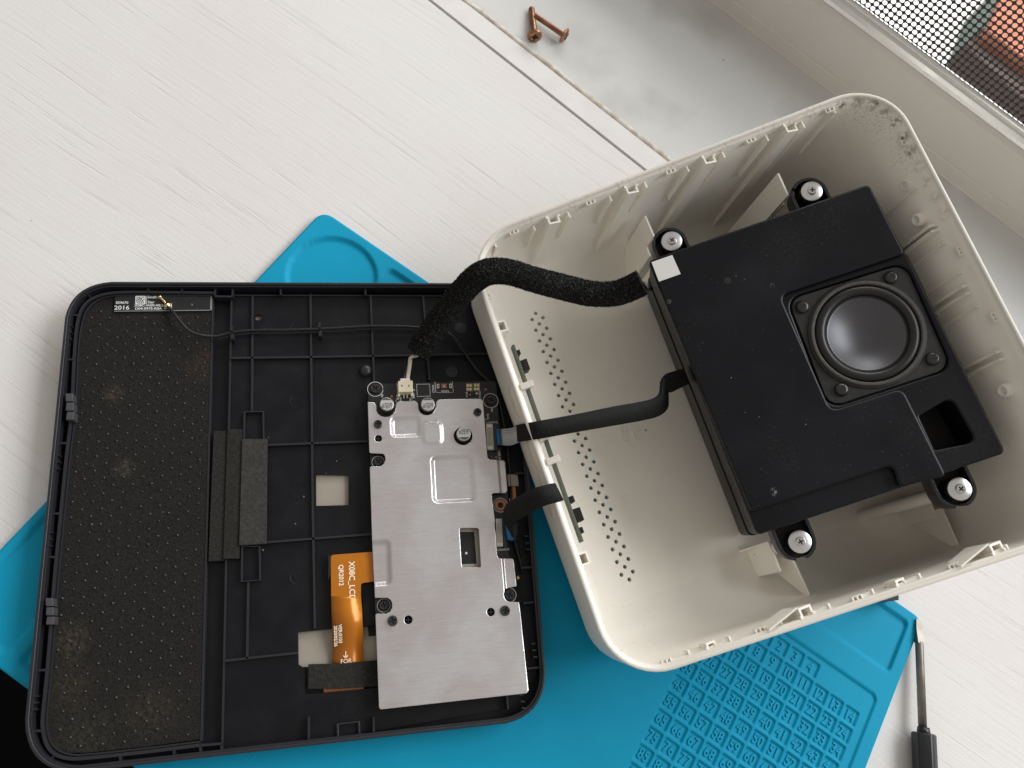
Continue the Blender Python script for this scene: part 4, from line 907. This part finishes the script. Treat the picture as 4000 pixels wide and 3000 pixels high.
def ecomb(s, px, py, n=3):
    uv, nn = side(s, px, py); t = nrm(E1 if s in 'tb' else E2); mb = MB(); p = wp(s, uv, .0030, nn)
    for k in range(n): q = p + t * (k - (n - 1) / 2) * .0018; mb.box(q, q + nn * .0022, .0006, UP * -.0022)
    mb.box(p - t * .0018 + nn * .0021, p + t * .0018 + nn * .0021, .0005, UP * -.0012)
    mb.build('rim_comb', M['shell'], rs)
for x, y in ((2014, 895), (2315, 785), (2630, 670), (2945, 555), (3255, 442)): ecomb('t', x, y)
for x, y in ((3510, 560), (3742, 985), (3880, 1240)): ecomb('r', x, y)
for x, y in ((2615, 2577), (2980, 2457), (3361, 2338), (3737, 2211)): ecomb('b', x, y)
for x, y in ((1905, 1165),): ecomb('l', x, y)
for x, y in ((3150, 2364), (3899, 2129)): socket('b', x, y)
for x, y in ((2788, 2504), (3529, 2264)): socket('b', x, y, .0042, .0030, .0040, .007, 'hook')
def bfin(px, py, length=.0075, out=.0018): fin('b', px, py, .0045, .006, out, .0008)
def wedge(px, py, ln=.0085, h=.0022):
    uv, nn = side('b', px, py); p = wp('b', uv, .0045, nn); t = nrm(E1)
    MB().prism([p, p + nn * h, p - t * ln + nn * h * .6, p - t * ln], UP * -.0012).build('rim_wedge', M['shell'], rs)
    MB().box(p + UP * .0004, p + nn * (h + .0004) + UP * .0004, .0008, UP * -.004).build('fin', M['shell'], rs)
for x, y in ((2700, 2530), (2863, 2482), (3063, 2417), (3255, 2363), (3425, 2305), (3608, 2243), (3950, 2132)): wedge(x, y)
for x, y in ((1968, 1272), (2278, 2181)): socket('l', x, y, .0056, .0052, .0026)
p = su(.0085, .0085, .0030); MB().box(p, p + E1 * .0052 + E2 * .0012, .0008, UP * -.010).build('corner_fin', M['shell'], rs)
for (x, y, dx, dy) in ((2405, 2530, -.006, -.0012), (2428, 2552, -.006, .0012)):   # two fins across the lower left corner
    p = su(*suv(x, y, .004), .004) + E1 * .0012 - E2 * .001; q = p + E1 * -.0022 + E2 * .0019; MB().box(p, q, .0008, UP * -.005).build('corner_fin', M['shell'], rs)
# button board along the left wall
def lw(v, d, off): return su(U0 + off, v, d)
def vof(px, py): return suv(px, py, .004)[1]
va, vb = vof(1979, 1359), vof(2234, 2130)
gb = MB().box(lw(va, .0028, .0058), lw(vb, .0028, .0058), .0011, UP * -.0035).build('button_board', M['green'], rs)
for x, y, l, h in ((2020, 1443, .0052, .0030), (2215, 2031, .0058, .0032), (2198, 1968, .0028, .0022), (1998, 1392, .0022, .0014), (2230, 2090, .0026, .0014)):
    v = vof(x - 14, y); MB().prism([lw(v - l / 2, .0034, .0064), lw(v + l / 2, .0034, .0064), lw(v + l / 2, .0034, .0064 + h), lw(v - l / 2, .0034, .0064 + h)], UP * -.005).build('button_switch', M['rubber'], gb, .0002)
for x, y in ((2039, 1522), (2105, 1700), (2135, 1815)):
    v = vof(x - 16, y); p = lw(v, .0008, .0030); MB().prism([p - E2 * .0014, p + E2 * .0014, p + E2 * .0014 + E1 * .0058, p - E2 * .0014 + E1 * .0058], UP * -.0035).build('board_clip', M['shell'], rs, .0002)
v = vof(2118, 1700); p = lw(v, .0012, .0030); MB().prism([p - E2 * .0026, p + E2 * .0026, p + E2 * .0026 + E1 * .0080, p - E2 * .0026 + E1 * .0080], UP * -.006).build('board_clip', M['shell'], rs, .0002)
# buttons seen from outside on the left wall
no = nrm(hz(-E1))
for x, y, hl in ((2000, 1565, .0052), (2067, 1770, .0052), (2107, 1888, .0030), (2137, 1980, .0036)):
    v = vof(x, y); P0 = su(U0, v, 0) - UP * .0085 + no * .0003; t = nrm(hz(E2))
    pts = [P0 + t * (hl * sx_ + .0013 * math.cos(a)) + UP * .0013 * math.sin(a) - E2[2] * 0 * t for sx_, a0 in ((1, -90), (-1, 90)) for a in [math.radians(a0 + 180 * k / 8) for k in range(9)]]
    MB().prism(pts, -no * .0010).build('side_button', M['cream'], rs)
# moulded lettering and date clocks on the floor
def fxy(px, py): return at(px, py, zfl)
rd = nrm(fxy(2450, 1730) - fxy(2420, 1640))
for s_, x, y, sz in (('>ABS<', 2440, 1702, .0052), ('ZS-1', 2486, 1690, .0052)): text('moulded_lettering', s_, fxy(x, y), -rd, sz, M['shell'], rs, thick=.00010)
mb = MB()
for k in range(3):
    c = fxy(2362, 1722); a = math.radians(90 * 0 + 120 * k + 70); b = math.radians(120 * (k + .8) + 70); mb.box(c + np.array([math.cos(a), math.sin(a), 0]) * .0032 + UP * .0001, c + np.array([math.cos(b), math.sin(b), 0]) * .0032 + UP * .0001, .0004, UP * -.0001)
mb.build('moulded_triangle', M['shell'], rs)
for x, y, n_ in ((2398, 1821, 10), (2420, 1888, 4), (2445, 1952, 12), (2470, 2018, 8)):
    c = fxy(x, y); o_ = ringm(c + UP * .00008, .0024, .0026, .0001, 'date_clock', M['shell'], rs)
    MB().box(c + UP * .0001 - rd * .0011, c + UP * .0001 + rd * .0011, .0003, UP * -.0001).build('clock_arrow', M['shell'], o_)
    for k in range(n_):
        a = 2 * math.pi * k / n_; text('moulded_figure', str(k + 1), c + np.array([math.cos(a), math.sin(a), 0]) * .0019, -rd, .0009, M['shell'], o_, thick=.00005)
ringm(fxy(2545, 1815) + UP * .00006, .0030, .0032, .0001, 'ejector_ring', M['shell'], rs); ringm(fxy(2020, 1320) + UP * .00006, .0027, .0029, .0001, 'ejector_ring', M['shell'], rs); ringm(fxy(2310, 2200) + UP * .00006, .0030, .0031, .0001, 'ejector_ring', M['shell'], rs); ringm(fxy(2445, 1510) + UP * .00006, .0028, .0030, .0001, 'ejector_ring', M['shell'], rs)
# moulded oval marks on the walls
for s, x, y, dr in (('t', 3268, 700, .030), ('b', 3905, 1980, .022)):
    pass

# ------------------------------------------------------------------ speaker box inside the shell
d1, d2 = .0080, .0108
def sq(pts, d): return [sp(x, y, d) for x, y in pts]
uvb = [suv(2530, 1017, d1), suv(3395, 716, d1), suv(3931, 1768, d2), suv(2961, 2090, d2)]
bu0 = (uvb[0][0] + uvb[3][0]) / 2; bu1 = (uvb[1][0] + uvb[2][0]) / 2; bv0 = (uvb[0][1] + uvb[1][1]) / 2; bv1 = (uvb[2][1] + uvb[3][1]) / 2
body = rpoly(sq([(2534, 1023), (3392, 724), (3547, 1000), (3932, 1768), (2957, 2092)], d2), [.0022, .0022, .004, .0024, .0024], 5)
port = rpoly(sq([(3592, 1626), (3716, 1552), (3815, 1726), (3653, 1758)], d2), [.0006, .003, .003, .0006], 5)
fl_px = [(3078, 1170), (3534, 1028), (3716, 1436), (3240, 1592)]
FLG = rpoly(sq(fl_px, .0122), .0058, 7)
groove = rpoly(inset(sq(fl_px, d2), -.0006), .0062, 7)
sb = MB().soft(body, NS, .020, .0010, [port, groove]).build('speaker_box', M['box'], rs, 0, label='black plastic speaker box with a round driver and a port')
MB().prism(dn2 := [q - NS * .0222 for q in rpoly(inset(sq([(2534, 1023), (3330, 745), (3850, 1795), (2957, 2092)], d2), -.0005), .0026, 5)], NS * -.0250).build('box_back_half', M['box'], sb, .0004)
MB().prism([q - NS * .0198 for q in body], NS * -.0026).build('box_seam', M['recess'], sb) if False else None
MB().prism([q - NS * .0200 - (q - su((bu0 + bu1) / 2, (bv0 + bv1) / 2, d2)) * .004 for q in body], NS * -.0024).build('box_seam', M['recess'], sb)
top = sq([(2530, 1017), (3395, 716), (3538, 989), (3049, 1153), (3247, 1604), (3527, 1514), (3699, 1857), (3516, 1903), (3487, 1818), (2934, 2001)], d1)
MB().soft(rpoly(top, [.0024, .0024, .0018, .0034, .0034, .0036, .0016, .0020, .0022, .0018], 5), NS, d2 - d1 + .0004, .0011).build('raised_panel', M['box'], sb)
ex = [suv(3160, 1300, .0116), suv(3614, 1306, .0116), suv(3385, 1101, .0116), suv(3392, 1504, .0116)]
dc = su(sum(e[0] for e in ex) / 4, sum(e[1] for e in ex) / 4, .0118); DR = sum(np.linalg.norm(su(*e, .0118) - dc) for e in ex) / 4
MB().prism(rpoly(sq([(3049, 1153), (3540, 990), (3600, 1108), (3735, 1412), (3721, 1450), (3530, 1518), (3247, 1604)], d2 + .0035), .001, 3), NS * -.001, [circ(dc - NS * .0025, NS, DR * .97, 40)]).build('driver_well', M['recess'], sb)
MB().prism([q + NS * -.018 for q in port], NS * -.001).build('port_floor', M['recess'], sb)
# driver
fo = MB().soft(FLG, NS, .0020, .0004, [circ(sp(3387, 1303, .0122), NS, .0222, 48)]).build('driver_frame', M['flange'], sb)
MB().lathe(dc, NS, [(DR * 1.045, -.0012), (DR * 1.045, .0001), (DR * 1.035, .0003), (DR * 1.0, .0003)], 72).build('driver_ring_seat', M['flange'], sb)
MB().lathe(dc, NS, [(DR, -.001), (DR, .0012), (DR * .985, .0014), (DR * .95, .0014), (DR * .935, .0012), (DR * .935, -.0004)], 72).build('driver_gasket', M['ring'], sb)
rr_ = DR * .925; rc_ = DR * .725; prof = [(rr_ + .0004, -.0006)]
for k in range(13): a = math.pi * k / 12; prof.append(((rr_ + rc_) / 2 + (rr_ - rc_) / 2 * math.cos(a), -.0006 + .0024 * math.sin(a)))
prof += [(rc_ - .0004, -.0012)]
MB().lathe(dc, NS, prof, 72).build('rubber_surround', M['surround'], sb)
prof = [(rc_ - .0001, -.0004), (rc_ - .0005, -.0006)] + [(rc_ * .97 * r_, -.0006 - .0062 * (1 - r_ * r_)) for r_ in np.linspace(1, 0, 22)]
MB().lathe(dc, NS, prof, 72).build('driver_cone', M['cone'], sb)
ringm(dc - NS * .0002, rc_ - .0006, rc_, .0004, 'glue_line', M['rubber'], sb, NS, 60)
for x, y in ((3135, 1198), (3482, 1082), (3646, 1400), (3289, 1521)):
    c = sp(x, y, .0112) - NS * .001; a_, b_ = basis(NS)
    o_ = MB().lathe(c, NS, [(.0029, 0), (.0029, .0005), (.0026, .0012), (.0019, .0017), (.0012, .00185)], 28).build('driver_screw', M['screw'], sb)
    rot = rng.uniform(0, 1.5); ca, sa = math.cos(rot), math.sin(rot); A2, B2 = a_ * ca + b_ * sa, b_ * ca - a_ * sa; w_, l_ = .00042, .0013
    cs = [(w_, l_), (w_, w_), (l_, w_), (l_, -w_), (w_, -w_), (w_, -l_), (-w_, -l_), (-w_, -w_), (-l_, -w_), (-l_, w_), (-w_, w_), (-w_, l_)]
    MB().prism([c + NS * .0019 + A2 * p_ + B2 * q_ for p_, q_ in cs], NS * -.0005).build('dark_slot', M['recess'], sb)  # black cross laid on the dome, painting the slot's shade
    ringm(c + NS * .00186, .0003, .0016, .0001, 'screw_top', M['screw'], sb, NS, 20)
MB().prism(sq([(2545, 1024), (2626, 996), (2659, 1070), (2574, 1100)], d1 - .00008), NS * -.00008).build('paper_label', M['label'], sb, label='blank white paper label at the corner of the box')
MB().prism(circ(sp(2842, 1096, d1 - .0001), NS, .0016, 18), NS * -.0001).build('ejector_mark', M['recess'], sb)
# rubber-mounted ears with washers
for x, y, sgn, pxo in ((2624, 942, -1, 0), (3171, 747, -1, 0), (3125, 2116, 1, 0), (3749, 1910, 1, 0)):
    dW = .0165; u, v = suv(x, y, dW); edge = bv0 if sgn < 0 else bv1; vi = edge - sgn * .001
    R_ = .0074; wt = .0014; cu_ = u - .0012; cvv = v - sgn * .0006
    path = [(cu_ - R_, vi)] + [(cu_ + R_ * math.cos(a), cvv + sgn * R_ * math.sin(a)) for a in np.linspace(math.pi, 0, 17)] + [(cu_ + R_, vi)]
    if sgn > 0: pa_, pb_ = path[:8], path[10:]
    else: pa_, pb_ = path[:5], path[5:]
    mb = MB()
    for seg in (pa_, pb_):
        w1 = wallpath([su(a, b, dW + .0006) for a, b in seg], wt, NS * -.010); mb.add(w1.v, w1.f)
    er = mb.build('mounting_ear', M['black_lit'], sb, .0004)
    pl_ = [su(a, b, dW + .009) for a, b in path]; MB().prism(pl_, NS * -.0015).build('ear_floor', M['rubber'], sb)
    c = su(u, v, dW); wr = .0047
    MB().lathe(c, NS, [(wr * .8, -.012), (wr * .8, -.006), (wr * 1.08, -.005), (wr * 1.12, -.0012), (wr * 1.02, -.0004)], 32).build('rubber_grommet', M['rubber'], sb)
    MB().lathe(c, NS, [(wr, -.0006), (wr, .0001), (wr * .98, .0002), (.0005, .0002)], 40).build('washer', M['washer'], sb)
    scn = cross_screw(c + NS * .0002, .0021, .0013, sb, 'mount_screw', 'steel', NS, rng.uniform(0, 1.5), 'screw', .55, .14) if True else MB().lathe(c + NS * .0002, NS, [(.0021, 0), (.0020, .0008), (.0015, .0014), (.0008, .0016), (0, .0016)], 24).build('mount_screw', M['steel'], er)
    # white mounting post and its ribs, standing on the shell floor
    base = su(u, v, dW + .0125); post = MB(); H_ = base[2] - .0062
    post.cyl(base, UP, .0030, H_, 20).build('mounting_post', M['shell'], rs)
def floor_fin(a, b, nm='post_rib', th=.0010):
    p = at(*a[:3]); q = at(*b[:3]); d = nrm(hz(q - p)); sd_ = nrm(np.cross(d, UP)) * th / 2; f = lambda x, z: x * np.array([1, 1, 0]) + UP * z; za = a[3] if len(a) > 3 else .006; zb2 = b[3] if len(b) > 3 else .006
    MB().prism([p - sd_, q - sd_, f(q, zb2) - sd_, f(p, za) - sd_], sd_ * 2).build(nm, M['shell'], rs)
for a, b in (((3003, 2114, .028), (3050, 2232, .028, .0070)), ((3088, 2165, .031, .0060), (3161, 2323, .0240, .0215)), ((3611, 1918, .037, .0120), (3664, 2026, .037, .0138)), ((3680, 1985, .041, .0135), (3743, 2129, .0470, .0435)),
             ((2521, 843, .046), (2556, 925, .046)), ((2517, 940, .036), (2540, 1000, .036)), ((3040, 677, .078), (3080, 765, .078)), ((3045, 749, .062), (3062, 800, .062)),
             ((2903, 2150, .010), (3040, 2108, .028)), ((3405, 1990, .0110, .0068), (3640, 1912, .037, .0180))):
    floor_fin(a, b)

# ================================================================== cables
def foam_tube(name, path, r, nseg, nring, amp, material, squash=None):
    P = smooth_path(path, max(2, nseg // (len(path) - 1))); mcount = len(P); vs = np.zeros((mcount, nring, 3)); up = None
    for i, p in enumerate(P):
        t = nrm(P[min(i + 1, mcount - 1)] - P[max(i - 1, 0)])
        if up is None: up = basis(t)[0]
        up = nrm(up - up @ t * t); sd = np.cross(t, up); a = np.linspace(0, 2 * math.pi, nring, endpoint=False)
        rad = r * (1 + .03 * math.sin(i * .05)) + rng.normal(0, amp, nring)
        vs[i] = p + (np.cos(a) * rad)[:, None] * up + (np.sin(a) * rad)[:, None] * sd + rng.normal(0, amp * .5, (nring, 3))
    V = vs.reshape(-1, 3).tolist(); f = [(j * nring + i, j * nring + (i + 1) % nring, (j + 1) * nring + (i + 1) % nring, (j + 1) * nring + i) for j in range(mcount - 1) for i in range(nring)]
    f += [tuple(range(nring - 1, -1, -1)), tuple(range((mcount - 1) * nring, mcount * nring))]
    return V, f, P
tpath = [at(1633, 1378, .0235), at(1672, 1318, .028), at(1722, 1245, .035), at(1785, 1165, .044), at(1845, 1098, .0525), at(1905, 1063, .0575), at(1985, 1062, .0570), at(2085, 1092, .054), at(2200, 1122, .051), at(2310, 1147, .051), at(2400, 1147, .053), at(2465, 1125, .056), at(2508, 1103, .059)]
sleeve = empty('sleeved_cable', at(1905, 1063, .05), 'speaker cable in a thick black open-cell foam sleeve arching over the shell rim', 'cable')
V, f, P = foam_tube('s', tpath, .0056, 420, 84, .00018, None)
mesh_obj('foam_sleeve', V, f, False, M['sponge'], sleeve)
# stray strands of foam that break the outline
vs = []; fs = []
for k in range(14000):
    i = rng.integers(1, len(P) - 1); t = nrm(P[i + 1] - P[i - 1]); d = rng.normal(0, 1, 3); d = nrm(d - d @ t * t); b_ = P[i] + d * .0056 * rng.uniform(.93, 1.02)
    e = nrm(d * .9 + rng.normal(0, 1, 3)) * rng.uniform(.0004, .0010); s_ = nrm(rng.normal(0, 1, 3)) * .00009; k0 = len(vs)
    vs += [b_ - s_, b_ + s_, b_ + e * .6 + s_ * .8 + d * .0002, b_ + e]; fs += [(k0, k0 + 1, k0 + 2, k0 + 3)]
mesh_obj('foam_strands', vs, fs, False, M['sponge'], sleeve, kind='stuff')
MB().tube(smooth_path([at(1624, 1390, .0235), at(1605, 1400, .0215), at(1590, 1430, .0180), at(1580, 1462, .0155), at(1577, 1484, .0150)], 6), .00072, 8).build('black_wire', M['wire_black'], sleeve)
MB().tube(smooth_path([at(1628, 1390, .0235), at(1603, 1398, .0222), at(1598, 1430, .0190), at(1592, 1462, .0158), at(1590, 1484, .0150)], 6), .00072, 8).build('white_wire', M['wire_white'], sleeve)
MB().tube(smooth_path([at(1634, 1390, .0235), at(1610, 1396, .0218), at(1603, 1430, .0185), at(1598, 1462, .0152), at(1594, 1484, .0146)], 6), .00055, 8).build('white_wire', M['wire_white'], sleeve)
MB().tube(smooth_path([at(2506, 1104, .059), at(2518, 1112, .059), at(2530, 1125, .058), at(2545, 1128, .056)], 6), .0010, 8).build('black_wire', M['wire_black'], sleeve)
# long flat ribbon to the speaker box
rib1 = empty('ribbon_cable', at(2060, 1700, .03), 'long flat ribbon cable wrapped in black foam, running from the board into the speaker box', 'ribbon cable')
strip('stiffener', [(1938, 1676, .0142), (1960, 1676, .0150)], [(1943, 1738, .0142), (1964, 1739, .0150)], M['bluetape'], rib1, .0003, 3)
MB().prism(pz([(1948, 1675), (1952, 1675), (1957, 1739), (1953, 1739)], .0153), UP * -.0002).build('stiffener_line', M['flexdark'], rib1)
a_ = [(1958, 1676, .0150), (1985, 1674, .0175), (2010, 1668, .0215), (2032, 1660, .0265)]; b_ = [(1964, 1739, .0150), (1992, 1740, .0172), (2015, 1733, .0205), (2036, 1722, .0255)]
strip('ribbon_end', a_, b_, M['ribbon'], rib1, .00025)
for k in range(1, 8):
    w_ = k / 8; MB().tube(smooth_path([at(p_[0] * (1 - w_) + q_[0] * w_, p_[1] * (1 - w_) + q_[1] * w_, p_[2] * (1 - w_) + q_[2] * w_) + UP * .00012 for p_, q_ in zip(a_, b_)], 4), .00009, 4).build('conductor', M['stud'], rib1)
E_ = [(2022, 1660, .0275), (2060, 1652, .0385), (2110, 1643, .0450), (2250, 1618, .0475), (2400, 1588, .0480), (2500, 1572, .0480), (2552, 1560, .0482), (2578, 1540, .0485), (2584, 1505, .0490), (2590, 1478, .0490)]
F_ = [(2027, 1726, .0255), (2066, 1720, .0360), (2118, 1712, .0425), (2255, 1687, .0450), (2405, 1660, .0445), (2510, 1640, .0430), (2570, 1622, .0410), (2602, 1594, .0400), (2606, 1550, .0410), (2604, 1512, .0430)]
strip('foam_wrap', E_, F_, M['foam_black'], rib1, .0016, 8)
strip('foam_wrap_end', [(2580, 1496, .0480), (2600, 1464, .0470), (2640, 1448, .0460), (2668, 1440, .0455)], [(2606, 1530, .0430), (2620, 1532, .0430), (2650, 1518, .0430), (2690, 1500, .0430)], M['foam_black'], rib1, .0012, 6)
# short flat ribbon to the button board
rib2 = empty('ribbon_cable.001', at(2080, 1960, .03), 'short ribbon cable in dark grey foam bending over the shell rim to the button board', 'ribbon cable')
strip('stiffener', [(1974, 2044, .0142), (1990, 2050, .0150), (2002, 2072, .0158)], [(1980, 2108, .0142), (1998, 2112, .0150), (2014, 2108, .0158)], M['bluetape'], rib2, .0003, 3)
strip('foam_wrap', [(1990, 2062, .0160), (1973, 2040, .0190), (1970, 1998, .0230), (1984, 1966, .0290), (2040, 1930, .0380), (2095, 1904, .0440), (2140, 1892, .0450), (2166, 1888, .0430)],
      [(2012, 2108, .0165), (1998, 2074, .0190), (2002, 2052, .0230), (2020, 2034, .0290), (2070, 2004, .0370), (2128, 1976, .0430), (2178, 1962, .0440), (2200, 1955, .0420)], M['foam_black'], rib2, .0010, 8)
MB().prism(pz([(1998, 2052), (2022, 2040), (2020, 2080), (2012, 2108), (1996, 2090)], .0172), UP * -.0006).build('torn_tape', M['flexdark'], rib2)
rib1['group'] = rib2['group'] = 'ribbon cables from the circuit board'

# ================================================================== loose things
def machine_screw(name, head, tip, r_head, r_shaft, label):
    head = np.asarray(head); tip = np.asarray(tip); ax = nrm(head - tip); L0 = np.linalg.norm(head - tip)
    e = empty(name, head, label, 'screw', 'loose screws on the stone sill')
    MB().lathe(head - ax * .0018, ax, [(r_shaft, 0), (r_head * .96, .0001), (r_head, .0005), (r_head * .92, .0012), (r_head * .62, .0019), (r_head * .36, .0021), (r_head * .3, .0012), (0, .0010)], 32).build('head', M['chromate'], e)
    n_ = int(L0 / .0001); prof = [(r_shaft, 0)]; pr = []
    turns = int(L0 / .0006)
    for k in range(turns): h = k * L0 / turns; pr += [(r_shaft * .86, -h), (r_shaft, -h - .0003)]
    MB().lathe(head - ax * .0018, ax, pr + [(r_shaft * .8, -L0), (0, -L0 - .0002)], 18).build('shank', M['chromate'], e)
    a_, b2 = basis(ax); mb = MB()
    for d, e2 in ((a_, b2), (b2, a_)): mb.box(head + ax * .00035 - d * r_head * .55, head + ax * .00035 + d * r_head * .55, .0007, -ax * .001)
    mb.build('dark_cross', M['recess'], e)  # raised black cross on the head paints the shade of its slots
machine_screw('machine_screw', at(2089, 146, .0042), at(2077, 42, .0018), .0045, .0019, 'coppery screw on the sill with its head facing the camera, left of the pair')
machine_screw('machine_screw.001', at(2211, 143, .0041), at(2098, 66, .0040), .0045, .0017, 'coppery screw on the sill seen side on, its tip leaning on the other screw')
sd = empty('screwdriver', at(3605, 2850, 0), 'small flat-blade screwdriver with a black handle lying beside the blue mat', 'screwdriver')
t0 = at(3587, 2420, .0042); t1 = at(3604, 2840, .0062); ax = nrm(t1 - t0); sdv = nrm(np.cross(ax, UP))
mb = MB(); 
mb.tube([t0 + (t1 - t0) * .22, t0 + (t1 - t0) * .24, t1 + ax * .002], [.0017, .00185, .00185], 20)
q0 = t0; q1 = t0 + (t1 - t0) * .10; q2 = t0 + (t1 - t0) * .23
vs = [q0 - sdv * .0013 + UP * .0004, q0 + sdv * .0013 + UP * .0004, q0 + sdv * .0013 - UP * .0004, q0 - sdv * .0013 - UP * .0004]
for q, w_, h in ((q1, .0016, .0007), (q2, .0016, .0016)): vs += [q - sdv * w_ + UP * h, q + sdv * w_ + UP * h, q + sdv * w_ - UP * h, q - sdv * w_ - UP * h]
mb.add(vs, [(0, 1, 2, 3)] + [(k * 4 + i, k * 4 + (i + 1) % 4, (k + 1) * 4 + (i + 1) % 4, (k + 1) * 4 + i) for k in range(2) for i in range(4)])
mb.build('shaft', M['blade'], sd)
h0 = at(3608, 2862, .0062); h1 = at(3617, 3080, .0062); ax = nrm(h1 - h0)
MB().tube([h0, h0 + ax * .0008, h0 + ax * .016, h1], [.0048, .0054, .0054, .0054], 6).build('handle', M['handle'], sd, .0006)
MB().tube([h0 - ax * .0024, h0 + ax * .001], [.0026, .0030], 16).build('collar', M['handle'], sd)
bp = MB().prism(pz([(3420, 2350), (3470, 2333), (3511, 2322), (3512, 2344), (3470, 2348), (3430, 2352)], .0120), UP * -.0084).build('plastic_clip', M['black'], None, .0004)
tag(bp, 'small black plastic piece poking out from under the shell near the mat corner', 'plastic piece')

run_text()
